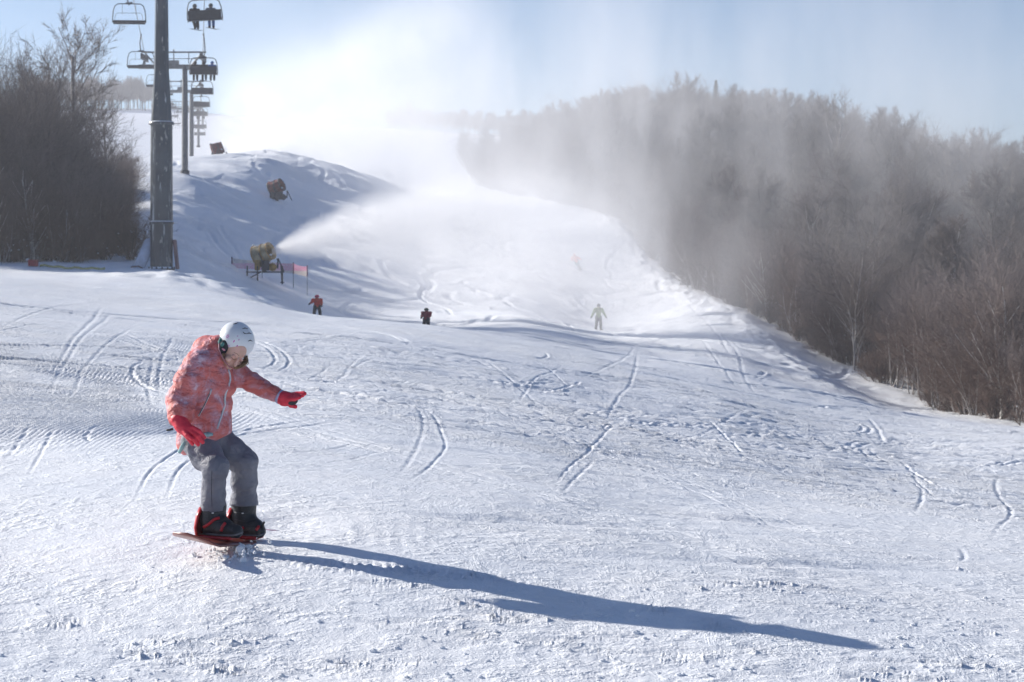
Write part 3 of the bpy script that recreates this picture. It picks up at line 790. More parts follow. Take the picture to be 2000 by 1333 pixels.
wood('bare_wood', 'dense leafless wood covering the hillside right of the run', scatter(RIGHT, RE, 1500, 3, 130, 14, 1.8), ['tree_a','birch_a','sapling_c','pole_a','pole_b','birch_a','sapling_a','pole_a','pole_b','tree_b'], .7, 1.15, hr)
FAR = [P2(60, 520), P2(330, 560), P2(320, 620), P2(40, 620)]
wood('ridge_wood', 'pale frosted trees along the far ridge on the left', scatter(FAR, FAR[:2], 160, 0, 60, 15, 3), ['tree_b','wisp'], .4, .6)
FAR2 = [P2(760, 600), P2(930, 560), P2(1150, 520), P2(1200, 600), P2(760, 660)]
wood('distant_wood', 'hazy trees on the skyline between the snow cloud and the right-hand wood', scatter(FAR2, FAR2[:3], 220, 0, 60, 16, 3), ['tree_b','wisp','tree_a'], .25, .5)
# frost-topped tall trees standing out of the left thicket
for px, Y, key, s, lb in ((20,108,'wisp',.80,'tall frosted tree at the far left rising above the thicket'),(95,112,'wisp',.84,'forked grey tree rising above the thicket, second from the left'),(150,114,'wisp',.98,'tallest frosted tree above the left thicket, with fine pale twigs'),(214,120,'wisp',.64,'slender frosted tree at the right end of the thicket by the pylon'),(60,110,'wisp',.66,'small pale-topped tree between the tall frosted trees at the far left')):
    x, y = P2(px, Y); t = plant(key, 'frosted_tree', lb, 'tree', None, x, y, s, random.uniform(0, 6))
# spruces on the skyline and single trees that stand out
for px, Y, s, lb in ((1197,330,.86,'dark spruce on the skyline at the left end of the right-hand wood'),(1395,345,1.28,'lone spruce tip standing highest above the middle of the right-hand wood'),(1466,345,1.16,'narrow spruce tip on the skyline just right of the lone highest spruce'),(1236,335,.7,'short dark spruce just right of the dark skyline spruce'),(1078,345,.65,'leftmost small spruce at the low end of the right-hand wood')):
    x, y = P2(px, Y); plant('spruce', 'spruce', lb, 'tree', None, x, y, s, random.uniform(0, 6))
for px, Y, key, s, lb in ((1668,112,'pole_b',.72,'big dark tree with wide snow-dusted limbs at the front of the right-hand wood'),(1957,80,'birch_b',.80,'thin white birch standing clear at the lower right edge of the wood'),(1497,140,'birch_b',.7,'slim pale birch at the edge of the wood above the shaded snow'),(1600,200,'wisp',1.25,'large rounded bare tree on the skyline of the right-hand wood')):
    x, y = P2(px, Y); plant(key, 'bare_tree', lb, 'tree', None, x, y, s, 1.3)
# low bushes with snow caught in them
def clumps(t, n, seed):
    rr = random.Random(seed); bm = bmesh.new()
    for i in range(n):
        r = abs(rr.gauss(0, .05))+.02; M = Matrix.Translation((rr.gauss(0,.8), rr.gauss(0,.8), rr.uniform(.1, 1.9)**1.3)) @ Matrix.Diagonal((r, r, r*.7, 1))
        bmesh.ops.create_icosphere(bm, subdivisions=1, radius=1, matrix=M)
    me_ = bpy.data.meshes.new('snow_clumps'); bm.to_mesh(me_); bm.free()
    c = link('snow_clumps', me_, M_SNOWCLUMP, t); c['kind'] = 'stuff'
bush_pts = [(x, y) for x, y, d in scatter(LEFT, LE, 16, 0, 2.2, 21, 1.5, 140)]+[P2(258,98), P2(240,102), P2(205,98)]
for i, (x, y) in enumerate(bush_pts):
    t = plant('bush_a', 'bush', 'low leafless bush with clots of snow at the foot of the left thicket', 'bush', 'snowy bushes at the foot of the left thicket', x, y, random.uniform(.6, 1.0), random.uniform(0, 6)); clumps(t, 14, i)
bush_pts = [(x, y) for x, y, d in scatter(RIGHT, RE, 60, 0, 4, 22, 1.2, 240)]
for i, (x, y) in enumerate(bush_pts):
    t = plant('bush_a', 'bush', 'low leafless bush with clots of snow along the right-hand wood', 'bush', 'snowy bushes along the right-hand wood', x, y, random.uniform(.6, 1.1), random.uniform(0, 6)); clumps(t, 10, 40+i)

UND = [(x, y, d) for x, y, d in scatter(RIGHT, RE, 420, 0, 5, 31, .7, 300)]
wood('undergrowth', 'tangled leafless undergrowth along the foot of the right-hand wood', UND, ['bush_a','sapling_b'], .38, .8)
wood('undergrowth', 'tangled leafless undergrowth along the foot of the left thicket', [(x, y, d) for x, y, d in scatter(LEFT, LE, 150, 0, 4, 32, .6, 150)], ['bush_a','sapling_b'], .3, .6)
# ---------------------------------------------------------------- the chairlift
M_STEEL = simple('galvanised_steel', (.20,.205,.21), .5, .5, .25, 3.0)
M_DARK = simple('dark_steel', (.055,.058,.065), .55, .3, .3, 5.0)
M_SEAT = simple('seat_pad', (.045,.047,.055), .6, 0, .2)
M_MAST, nb, b = new_mat('painted_mast'); v = nb.coord('Object')
drip = nb.noise(nb.mapping(v, (2.6, 2.6, .28)), 1.6, 6.0, .7); spots = nb.noise(nb.mapping(v, (1.4, 1.4, .5)), 2.4, 5.0, .65)
c = nb.mixc(nb.step(nb.noise(v, .7, 3), .35, .65), (.040,.048,.058), (.075,.085,.095))
c = nb.mixc(nb.step(drip, .58, .66), c, (.42,.44,.45)); c = nb.mixc(nb.step(spots, .61, .65), c, (.28,.27,.25))
nb.L.new(c, b.inputs['Base Color']); b.inputs['Roughness'].default_value = .30; b.inputs['Metallic'].default_value = .1
M_GREYMAST = simple('grey_mast', (.13,.135,.14), .5, .2, .2)
M_FROSTCAP = simple('frost', (.8,.83,.87), .6, var=.05)

# line of the lift on the ground: centre x at distance y, uphill rope right, downhill rope left
def line_x(y): return -1.9-0.158*y
def rope_x(y, side): return line_x(y)+2.35*side
SEATROW = {1: [(60,-330),(117,28-52),(146,92),(186,146),(240,182),(292,208),(330,226),(380,240),(450,248)], -1: [(60,-330),(124,-46),(167,66),(230,112),(290,158),(340,186),(400,205),(470,222)]}
ROPE = {1: [(40,19.7),(90,19.2),(117,18.6),(146,18.0),(160,17.9),(186,19.6),(235,21.9),(292,25),(330,27),(450,35)], -1: [(40,19.7),(90,19.2),(124,19.0),(150,18.4),(160,18.0),(205,21.3),(235,21.9),(330,27),(450,35)]}
def rope_z(y, side): return float(np.interp(y, [a for a, _ in ROPE[side]], [b_ for _, b_ in ROPE[side]]))

def octo(rs, x=0, y=0, n=8):
    return rs
def mast(h, r0, sections, mat, parent, n=12):
    mb = MB(); mb.lathe([(r, z) for r, z in sections], n=n); o = mb.build('mast', mat, parent)
    return o
def sheaves(parent, side, z, L=3.0, k=6):
    f = MB(); f.box((2.35*side, 0, z-.16), (.10, L, .14)); f.box((2.35*side, 0, z-.42), (.16, .3, .5)); f.build('sheave_beam', M_STEEL, parent)
    for i in range(k):
        y = -L/2+.2+(L-.4)*i/(k-1); m = MB(); m.lathe([(.02, -.06), (.21, -.06), (.17, 0), (.21, .06), (.02, .06)], (2.35*side-.12, y, z-.2), Matrix.Rotation(math.pi/2, 3, 'Y'), 14); m.build('sheave', M_DARK, parent)
def tower(Y, base_row, r, ztop, label, px=None, big=False, arms=True):
    x = line_x(Y) if px is None else (px-1000)/F*Y
    zg = Zat(x, Y); t = empty('lift_tower', (x, Y, zg)); tag(t, label, 'pylon', 'lift pylons'); h = ztop-zg
    off = line_x(Y)-x
    if big:
        mast(h, r, [(r*1.0, -.4), (r*1.0, 2.05)], M_MAST, t, 16)
        mast(h, r, [(r*1.0, 2.11), (r*.97, 6.55)], M_MAST, t, 16)
        mast(h, r, [(r*.93, 6.62), (r*.66, 8.9), (r*.60, 11.3), (r*.46, h-.9)], M_MAST, t, 8)
        for z, rr in ((2.08, 1.10), (6.58, 1.12)):
            m = MB(); m.lathe([(r*.9, z-.06), (r*rr, z-.06), (r*rr, z), (r*(rr-.03), z+.05), (r*.9, z+.05)], n=24); m.build('flange', M_MAST, t)
            m = MB(); m.lathe([(r*.97, z+.052), (r*rr*.99, z+.052), (r*1.0, z+.09)], n=24); m.build('frost_ring', M_FROSTCAP, t)
        m = MB(); m.lathe([(r*1.02, .02), (r*1.08, .02), (r*1.08, .08), (r*1.02, .10)], n=24); m.build('base_ring', M_FROSTCAP, t)
        m = MB(); m.lathe([(r*1.24, -.6), (r*1.16, -.03), (r*.9, .015)], n=20); m.build('concrete_base', simple('dark_base', (.05,.052,.058), .8, var=.4), t)
        for k in range(14):
            a = 2*math.pi*k/14; m = MB(); m.lathe([(.03, -.02), (.03, .12), (.0, .12)], (math.cos(a)*r*1.13, math.sin(a)*r*1.13, -.03), n=6); m.build('anchor_bolt', M_DARK, t)
        m = MB()
        for k in range(2): m.tube([(r*.55+.0, -r*.7-(.0), 0.2), (r*.50, -r*.7, 6.4)], .012, 5) if k == 0 else None
        m.build('weld_seam', M_STEEL, t)
        # climbing ladder on the lit side
        lad = MB()
        for sx in (-.18, .18): lad.tube([(sx, r*.98+.10, 2.4), (sx, r*.90+.14, 6.6), (sx, r*.56+.12, 11.3), (sx, r*.46+.10, h-1)], .022, 5)
        L_ = lad.build('ladder_rail', M_STEEL, t)
        rg_ = MB(); z = 2.6
        while z < h-1:
            rr = np.interp(z, [2.4, 6.6, 8.9, 11.3, h], [r*.98+.1, r*.9+.14, r*.66+.12, r*.56+.12, r*.46+.1]); rg_.tube([(-.18, rr, z), (.18, rr, z)], .015, 4); z += .32
        ro = rg_.build('ladder_rungs', M_STEEL, t)
    else:
        mast(h, r, [(r*1.02, -.3), (r, h*.5), (r*.82, h-.9)], M_GREYMAST, t, 12)
        m = MB(); m.lathe([(r*1.5, -.3), (r*1.5, .22), (r*1.1, .30), (r, .30)], n=12); m.build('foot_flange', M_DARK, t)
    arm = MB(); arm.box((off, 0, h-1.05), (5.6, .32, .34)); arm.box((off, 0, h-.8), (.8, .5, .5)); arm.build('crossarm', M_STEEL, t)
    for s in (-1, 1):
        sh = MB(); sh.box((off+2.35*s, 0, h-.75), (.14, .3, .5)); sh.box((off+2.35*s, 0, h-.5), (.12, 3.0, .14)); sh.build('sheave_beam', M_STEEL, t)
        for i in range(6):
            m = MB(); m.lathe([(.02, -.05), (.19, -.05), (.15, 0), (.19, .05), (.02, .05)], (off+2.35*s, -1.3+2.6*i/5, h-.25), Matrix.Rotation(math.pi/2, 3, 'Y'), 12); m.build('sheave', M_DARK, t)
    # service frame above the crossarm
    fr = MB()
    for s in (-1, 1): fr.tube([(off+2.5*s, 0, h-.9), (off+2.2*s, 0, h+.12)], .045, 5)
    fr.tube([(off-2.6, 0, h+.12), (off+2.6, 0, h+.12)], .07, 6); fr.tube([(off, 0, h-.8), (off, 0, h+.35)], .05, 5)
    for s in (-1.2, 1.2): fr.tube([(off+s, 0, h-.8), (off+s, 0, h+.12)], .035, 5)
    fr.tube([(off-2.5, 0, h-.4), (off+2.5, 0, h-.4)], .03, 5)
    fr.build('service_frame', M_STEEL, t)
    br = MB(); br.tube([(off+1.1, 0, h-1.3), (off+2.3, 0, h+.05)], .09, 5); br.tube([(off-1.1, 0, h-1.3), (off-2.3, 0, h+.05)], .05, 5); br.build('brace', M_STEEL, t)
    return t
T1 = tower(90, 524, .51, 19.5, 'tall thick dark pylon nearest the camera with bolted flanges and flaking paint', px=315.5, big=True)
tower(160, 336, .25, 18.0, 'slim grey pylon with a crossarm and service frame, right of the big pylon', px=361)
tower(232, 308, .26, rope_z(232,1)+.2, 'paler pylon standing just right of the slim grey one', px=374)
tower(330, 300, .22, rope_z(330,1)+.2, 'thin hazy pylon, third behind the big one', px=387.5)
tower(430, 262, .22, rope_z(430,1)+.2, 'faintest most distant pylon at the top of the visible lift line', px=396)

for side, lb in ((1, 'uphill haul rope of the chairlift running above the occupied chairs'), (-1, 'downhill haul rope of the chairlift running above the empty chairs')):
    m = MB(); ys = np.linspace(30, 450, 60)
    m.tube([(rope_x(y, side), y, rope_z(y, side)-.02) for y in ys], .028, 5); o = m.build('haul_rope', M_STEEL, None, True); tag(o, lb, 'cable', 'haul ropes of the chairlift')

def chair(y, side, label, seats=4, people=0, tilt=0.0, drop=None, row=None):
    x = rope_x(y, side); zr = rope_z(y, side)
    if row is not None:            # height of the seat back, from where it is seen against the sky
        zs = EYE+(HORIZ-row)/F*y
    else: zs = zr-2.9
    H_ = zr-zs
    t = empty('chairlift_chair', (x, y, zs)); tag(t, label, 'chair', 'empty chairs coming down' if side < 0 else 'chairs going up'); t.rotation_euler = (0, tilt, math.atan(.158)*.5)
    w = 1.02
    m = MB(); m.tube([(0,-.28,H_+.02), (0,.28,H_+.02)], .045, 6); m.tube([(0,0,H_-.1), (0,0,H_+.08)], .055, 6); m.build('grip', M_DARK, t)
    sg = 1 if side > 0 else -1
    m = MB(); m.tube([(0,0,H_), (.05*sg,0,H_-.35), (.10*sg,.02,H_-1.0), (.10*sg,.02,H_-1.35), (.02*sg,.02,H_-1.62), (-.18*sg,0,1.28), (0,0,1.18)] if H_ > 2.6 else [(0,0,H_), (.08*sg,0,H_-.6), (.06*sg,0,1.5), (0,0,1.18)], .042, 6); m.build('hanger', M_DARK, t, True)
    m = MB(); m.box((0,0,1.18), (.42,.16,.12)); m.build('hanger_joint', M_DARK, t, bevel=.02)
    m = MB(); m.tube([(-w,.0,-.02), (-w*1.0,0,.25), (-w*.96,0,.7), (-w*.86,0,1.02), (-w*.68,0,1.14), (0,0,1.16), (w*.68,0,1.14), (w*.86,0,1.02), (w*.96,0,.7), (w,0,.25), (w,0,-.02)], .032, 6); m.build('bail_frame', M_DARK, t, True)
    m = MB(); m.box((0,.16 if side > 0 else -.1,.0), (2*w-.06,.50,.09)); m.build('seat', M_SEAT, t, bevel=.02)
    if side > 0:     # seen from behind: solid backrest
        m = MB(); m.box((0,-.10,.24), (2*w-.10,.07,.58), Matrix.Rotation(.16, 3, 'X')); m.build('backrest', M_SEAT, t, bevel=.03)
        m = MB(); m.tube([(-w,-.05,-.08), (w,-.05,-.08)], .028, 5); m.tube([(-w,-.05,-.08), (-w,.3,-.1)], .025, 5); m.tube([(w,-.05,-.08), (w,.3,-.1)], .025, 5); m.build('lower_rail', M_STEEL, t)
        m = MB(); m.tube([(-w*.9,.5,.25), (w*.9,.5,.25)], .02, 5); m.build('safety_bar', M_DARK, t)
    else:
        m = MB(); m.box((0,.14,.02), (2*w-.06,.06,.26), Matrix.Rotation(-.2, 3, 'X')); m.build('backrest', M_SEAT, t, bevel=.02)
        m = MB(); m.tube([(-w*.86,-.25,.05), (-w*.80,-.2,.45), (-w*.70,-.15,.56), (w*.70,-.15,.56), (w*.80,-.2,.45), (w*.86,-.25,.05)], .014, 5)
        for s in (-.42, .42): m.tube([(s,-.15,.56), (s,-.1,.48), (s,0,1.1)], .014, 5)
        m.build('safety_bar', M_STEEL, t)
    return t
CH = {}
CH['L1'] = chair(124, -1, 'empty chair coming down at the top left of the photo, nearest of the empty chairs', row=44)
CH['L2'] = chair(150, -1, 'empty chair half hidden behind the left side of the big pylon', row=131)
CH['L3'] = chair(205, -1, 'small empty chair just left of the big pylon, lowest of the three on that side', row=168)
CH['R1'] = chair(117, 1, 'tilted chair carrying two riders at the top right of the big pylon', tilt=-.07, row=38)
CH['R2'] = chair(146, 1, 'chair carrying three riders, in front of the second pylon crossarm', row=144)
CH['R3'] = chair(186, 1, 'dark chair directly below the chair with three riders', row=183)
CH['R4'] = chair(235, 1, 'fourth chair up the hill on the right side of the lift line', row=208)
CH['R5'] = chair(282, 1, 'fifth chair up the hill on the right side, with two hazy riders', row=226)
CH['R6'] = chair(325, 1, 'sixth chair up the hill on the right side, pale and hazy', row=250)
CH['R7'] = chair(370, 1, 'seventh and faintest chair up the hill on the right side', row=264)
for i, (y, row, lb) in enumerate(((262, 185, 'highest of the hazy empty chairs between the first two pylons'), (300, 210, 'second from the top of the hazy empty chairs between the first two pylons'), (340, 227, 'third from the top of the hazy empty chairs between the first two pylons'), (380, 242, 'fourth from the top of the hazy empty chairs between the pylons'), (425, 256, 'lowest and faintest hazy empty chair between the first two pylons'))):
    chair(y, -1, lb, row=row)
# ---------------------------------------------------------------- surfaces from distance fields (numpy surface nets)
def surface_nets(f, lo, hi, h):
    lo = np.array(lo, float); hi = np.array(hi, float); n = np.ceil((hi-lo)/h).astype(int)+1
    ax = [lo[i]+np.arange(n[i])*h for i in range(3)]
    P = np.stack(np.meshgrid(*ax, indexing='ij'), -1).astype(np.float32)
    D = f(P.reshape(-1, 3)).reshape(n).astype(np.float32)
    S = D < 0
    c = [(slice(i, n[0]-1+i), slice(j, n[1]-1+j), slice(k, n[2]-1+k)) for i in (0,1) for j in (0,1) for k in (0,1)]
    cnt = sum(S[x].astype(int) for x in c); act = (cnt > 0) & (cnt < 8)
    ids = -np.ones(act.shape, int); loc = np.argwhere(act); ids[act] = np.arange(len(loc))
    corners = [np.array((i, j, k)) for i in (0,1) for j in (0,1) for k in (0,1)]
    acc = np.zeros((len(loc), 3)); w = np.zeros(len(loc))
    for a in range(8):
        for b_ in range(a+1, 8):
            d = corners[b_]-corners[a]
            if np.abs(d).sum() != 1: continue
            pa = loc+corners[a]; pb = loc+corners[b_]
            da = D[pa[:,0],pa[:,1],pa[:,2]]; db = D[pb[:,0],pb[:,1],pb[:,2]]
            x = (da < 0) != (db < 0); t = np.where(x, da/(da-db+1e-12), 0)
            acc += np.where(x[:, None], corners[a]+t[:, None]*d, 0); w += x
    V = lo+(loc+acc/np.maximum(w, 1)[:, None])*h
    quads = []
    for axis in range(3):
        sl0 = [slice(None)]*3; sl1 = [slice(None)]*3; sl0[axis] = slice(0, -1); sl1[axis] = slice(1, None)
        a = S[tuple(sl0)]; b_ = S[tuple(sl1)]; e = np.argwhere(a != b_)
        o = [i for i in range(3) if i != axis]
        e = e[(e[:, o[0]] > 0) & (e[:, o[1]] > 0) & (e[:, o[0]] < n[o[0]]-1) & (e[:, o[1]] < n[o[1]]-1)]
        q = []
        for du, dv in ((-1,-1), (0,-1), (0,0), (-1,0)):
            p = e.copy(); p[:, o[0]] += du; p[:, o[1]] += dv; q.append(ids[p[:,0],p[:,1],p[:,2]])
        q = np.stack(q, 1); flip = a[e[:,0],e[:,1],e[:,2]]
        if axis == 1: flip = ~flip
        q[~flip] = q[~flip][:, ::-1]
        quads.append(q)
    Q = np.concatenate(quads); Q = Q[(Q >= 0).all(1)]
    return V, Q
def cap(p, a, b, ra, rb):
    a = np.asarray(a, float); b = np.asarray(b, float); ab = b-a; t = np.clip(((p-a)@ab)/(ab@ab), 0, 1)
    return np.linalg.norm(p-a-t[:, None]*ab, axis=1)-(ra+(rb-ra)*t), t
def capd(p, a, b, ra, rb): return cap(p, a, b, ra, rb)[0]
def ell(p, c, r, R=None):
    q = p-np.asarray(c, float)
    if R is not None: q = q@np.array(R)
    r = np.asarray(r, float); k = np.linalg.norm(q/r, axis=1); k2 = np.linalg.norm(q/(r*r), axis=1)
    return k*(k-1)/np.maximum(k2, 1e-6)
def smin(a, b, k):
    h = np.clip(.5+.5*(b-a)/k, 0, 1); return b*(1-h)+a*h-k*h*(1-h)
def smax(a, b, k): return -smin(-a, -b, k)
def sdf_obj(name, f, lo, hi, h, mat, parent, smooth_it=1):
    V, Q = surface_nets(f, lo, hi, h); me_ = mesh_np(name, V, quads=Q)
    o = link(name, me_, mat, parent)
    return o

# ---------------------------------------------------------------- small skiers
CLOTH = {}
def cloth(name, col, rough=.75):
    if name not in CLOTH: CLOTH[name] = simple('cloth_'+name, col, rough, var=.22, scale=9, bump=.2)
    return CLOTH[name]
M_FACE = simple('skin', (.55,.36,.28), .6, var=.08)
def figure(loc, h, rz, pose, jacket, trousers, headcol, label, group=None, backcol=None, lean=0.0):
    """one person: continuous body, clothing shells as children. joints in units of standing height 1"""
    J = {k: Vector(v_) for k, v_ in pose.items()}
    t = empty('person', loc, rz); tag(t, label, 'person', group); t.scale = (h, h, h)
    def sd(lst, k=.02):
        def f(p):
            d = None
            for a, b_, ra, rb in lst:
                e = capd(p, J[a] if isinstance(a, str) else a, J[b_] if isinstance(b_, str) else b_, ra, rb)
                d = e if d is None else smin(d, e, k)
            return d
        return f
    lo = (-.55,-.55,-.05); hi = (.55,.55,1.1)
    allp = np.array([tuple(v_) for v_ in J.values()]); lo = allp.min(0)-.12; hi = allp.max(0)+.12
    hd = J['head']
    sdf_obj('body', sd([('neck','head',.035,.05), ('head','head2',.062,.055), ('chest','neck',.06,.035), ('hip','chest',.06,.07), ('elL','haL',.025,.022), ('elR','haR',.025,.022), ('knL','anL',.035,.028), ('knR','anR',.035,.028), ('hip','knL',.05,.035), ('hip','knR',.05,.035), ('shL','elL',.03,.025), ('shR','elR',.03,.025), ('chest','shL',.05,.035), ('chest','shR',.05,.035)]), lo, hi, .018, M_FACE, t)
    sdf_obj('jacket', sd([('hip','chest',.093,.10), ('chest','neck',.10,.065), ('chest','shL',.09,.062), ('chest','shR',.09,.062), ('shL','elL',.056,.047), ('elL','haL',.047,.037), ('shR','elR',.056,.047), ('elR','haR',.047,.037)], .03), lo, hi, .016, jacket, t)
    sdf_obj('trousers', sd([('hip','hipL',.08,.075), ('hip','hipR',.08,.075), ('hipL','knL',.075,.055), ('knL','anL',.056,.05), ('hipR','knR',.075,.055), ('knR','anR',.056,.05)], .02), lo, hi, .016, trousers, t)
    for s in 'LR':
        a = J['an'+s]; d_ = Vector((0, 1, -.1)) if 'toe' not in J else J['toe']
        sdf_obj('boot', lambda p, a=a, d_=d_: smin(capd(p, a+Vector((0,0,-.0)), a-Vector((0,0,.045)), .046, .042), capd(p, a-Vector((0,0,.05)), a-Vector((0,0,.05))+d_*.10, .036, .03), .02), np.array(a)-.2, np.array(a)+.2, .014, cloth('black', (.02,.02,.022)), t)
        g = J['ha'+s]; e = J['el'+s]; d2 = (g-e).normalized()
        sdf_obj('glove', lambda p, g=g, d2=d2: smin(capd(p, g, g+d2*.055, .034, .03), capd(p, g+d2*.02, g+d2*.04+Vector((0,0,.035)), .014, .012), .012), np.array(g)-.12, np.array(g)+.12, .010, cloth('black', (.02,.02,.022)), t)
    sdf_obj('helmet', lambda p: smax(ell(p, hd+Vector((0,0,.03)), (.078,.088,.082)), -(p[:,2]-(hd.z-.015)), .01), np.array(hd)-.15, np.array(hd)+.17, .012, headcol, t)
    return t
STAND = dict(neck=(0,0,.84), head=(0,.01,.90), head2=(0,.01,.93), chest=(0,0,.72), hip=(0,0,.52), hipL=(-.05,0,.50), hipR=(.05,0,.50), shL=(-.13,0,.79), shR=(.13,0,.79), elL=(-.19,.02,.64), elR=(.19,.02,.64), haL=(-.23,.08,.52), haR=(.23,.08,.52), knL=(-.07,.03,.28), knR=(.07,.03,.28), anL=(-.075,0,.07), anR=(.075,0,.07))
SIT = dict(neck=(0,0,.40), head=(0,.01,.46), head2=(0,.02,.49), chest=(0,0,.28), hip=(0,0,.07), hipL=(-.05,.02,.06), hipR=(.05,.02,.06), shL=(-.12,0,.35), shR=(.12,0,.35), elL=(-.15,.08,.22), elR=(.15,.08,.22), haL=(-.1,.2,.16), haR=(.1,.2,.16), knL=(-.07,.26,.06), knR=(.07,.26,.06), anL=(-.08,.24,-.16), anR=(.08,.24,-.16))
BLK = cloth('black', (.02,.02,.022)); NAVY = cloth('navy', (.04,.055,.09)); BLUE = cloth('blue', (.04,.12,.34)); RED = cloth('red', (.75,.06,.03)); MAR = cloth('maroon', (.28,.015,.03)); GRN = cloth('green', (.20,.27,.12)); ORG = cloth('orange', (.95,.13,.03)); DGR = cloth('darkgrey', (.06,.065,.07)); PINK = cloth('pink', (.75,.05,.12)); DG = cloth('darkgreen', (.02,.06,.03))
M_SKI = simple('ski_base', (.05,.05,.06), .35, var=.3)
def skis(loc, rz, L, label, spread=.1, tiltx=0.0, skew=0.0, group='pairs of skis'):
    t = empty('skis', loc, rz); tag(t, label, 'skis', group); t.rotation_euler = (tiltx, 0, rz)
    for s in (-1, 1):
        m = MB(); y0 = skew*s
        pts = [(-.5,0,.0), (-.48,.035,0), (-.1,.028,0), (.0,.028,0), (.35,.038,.0), (.45,.035,.03), (.5,.01,.06)]
        vs = []; fs = []
        for y, w, z in pts:
            for dx, dz in ((-w,0), (w,0), (w,.014), (-w,.014)): vs.append((s*spread+dx, y*L+y0, z+dz))
        for i in range(len(pts)-1):
            for k in range(4): fs.append((i*4+k, i*4+(k+1)%4, (i+1)*4+(k+1)%4, (i+1)*4+k))
        fs += [(3,2,1,0), tuple((len(pts)-1)*4+k for k in range(4))]
        m.add(vs, fs); m.build('ski', M_SKI, t)
    return t
# riders
def rider(ch, dx, h, jac, tro, hel, label, skilabel=None, legs=0.0, rowgroup='riders on the chairlift'):
    M = Matrix.Translation(ch.location) @ ch.rotation_euler.to_matrix().to_4x4()
    p = M @ Vector((dx, .08, -.04)); pose = dict(SIT)
    pose['anL'] = (-.08+legs, .28-abs(legs), -.17); pose['anR'] = (.07+legs*.3, .25, -.17)
    f_ = figure(p, h, ch.rotation_euler.z, pose, jac, tro, hel, label, rowgroup)
    if skilabel: skis(M @ Vector((dx+.05, .55, -.27*h-.06)), ch.rotation_euler.z-.5, 1.3, skilabel, .07, 0, 0, 'skis of chairlift riders')
rider(CH['R1'], -.62, 1.75, BLK, BLK, DGR, 'rider in black on the left of the tilted chair, legs crossed', 'skis hanging from the feet of the black-clad rider on the tilted chair', .08)
rider(CH['R1'], .32, 1.70, NAVY, BLUE, DGR, 'rider in a dark jacket and blue trousers on the right of the tilted chair', 'skis under the blue-trousered rider on the tilted chair', .02)
rider(CH['R2'], -.62, 1.7, BLK, BLK, BLK, 'leftmost of the three riders on the second chair, dressed in black')
rider(CH['R2'], .02, 1.65, BLK, BLK, BLK, 'middle of the three riders on the second chair, dressed in black')
rider(CH['R2'], .62, 1.7, BLUE, BLK, BLUE, 'rider in a bright blue jacket on the right of the second chair')
rider(CH['R5'], -.4, 1.7, BLK, BLK, BLK, 'left one of the two hazy riders on the fifth chair')
rider(CH['R5'], .35, 1.7, DGR, BLK, BLK, 'right one of the two hazy riders on the fifth chair')
# skiers on the snow
def at(px, Y): x = (px-1000)/F*Y; return (x, Y, Zat(x, Y))
p = dict(STAND); p.update(elR=(.17,.02,.68), haR=(.24,.04,.62), elL=(-.15,.02,.65), haL=(-.14,.07,.54), knL=(-.09,.03,.28), knR=(.09,.03,.28), anL=(-.11,0,.07), anR=(.11,0,.07))
x, y, z = at(619, 108); red = figure((x, y, z), 1.20, math.pi+.3, p, RED, BLK, PINK, 'small skier in an orange-red jacket and pink helmet behind the snow rise')
red.scale = (1.62, 1.62, 1.22)
bk = sdf_obj('collar', lambda q: np.maximum(capd(q, (-.06,-.075,.77), (.06,-.075,.77), .05, .05), -1e9), (-.2,-.2,.6), (.2,.1,.9), .014, DGR, red)
skis((x, y, z), math.pi+.3, 1.2, 'short skis under the small orange-red skier', .1)
p = dict(STAND); p.update(elL=(-.14,.03,.64), haL=(-.12,.14,.56), elR=(.14,.03,.64), haR=(.12,.14,.56))
x, y, z = at(833, 104); mr_ = figure((x, y, z), 1.45, 2.8, p, MAR, BLK, DG, 'half-hidden skier in a dark red jacket and dark green hat beyond the snow rise')
mr_.scale = (1.6, 1.6, 1.12)
skis((x, y, z), 2.8, 1.4, 'skis under the half-hidden skier in the dark red jacket', .08)
p = dict(STAND); p.update(elL=(-.20,.02,.66), haL=(-.27,.06,.52), elR=(.20,.02,.66), haR=(.27,.06,.52), knL=(-.08,.05,.28), knR=(.08,.05,.28), anL=(-.09,.0,.07), anR=(.10,.0,.07))
x, y, z = at(1169, 136); figure((x, y, z), 1.78, math.pi+.1, p, GRN, DGR, DGR, 'skier in a pale green jacket and grey trousers coming straight down the run')
skis((x, y, z), math.pi+.1, 1.6, 'skis of the skier in the pale green jacket', .16)
p = dict(STAND); p.update(neck=(.16,0,.76), head=(.17,.02,.83), head2=(.17,.02,.86), chest=(.13,0,.66), hip=(.06,0,.48), hipL=(.02,0,.46), hipR=(.10,0,.46), shL=(.02,0,.74), shR=(.27,0,.73), elL=(-.10,.02,.66), haL=(-.22,.06,.60), elR=(.32,.05,.60), haR=(.30,.1,.50), knL=(-.07,.05,.26), knR=(.04,.05,.26), anL=(-.22,.0,.07), anR=(-.12,.0,.07))
x, y, z = at(1128, 178); figure((x, y, z), 1.6, math.pi, p, ORG, DGR, ORG, 'skier in an orange jacket leaning into a turn high on the run')
skis((x-(-.17)*1.6*0+.27, y, z), math.pi-.5, 1.6, 'skis of the leaning orange skier', .09)
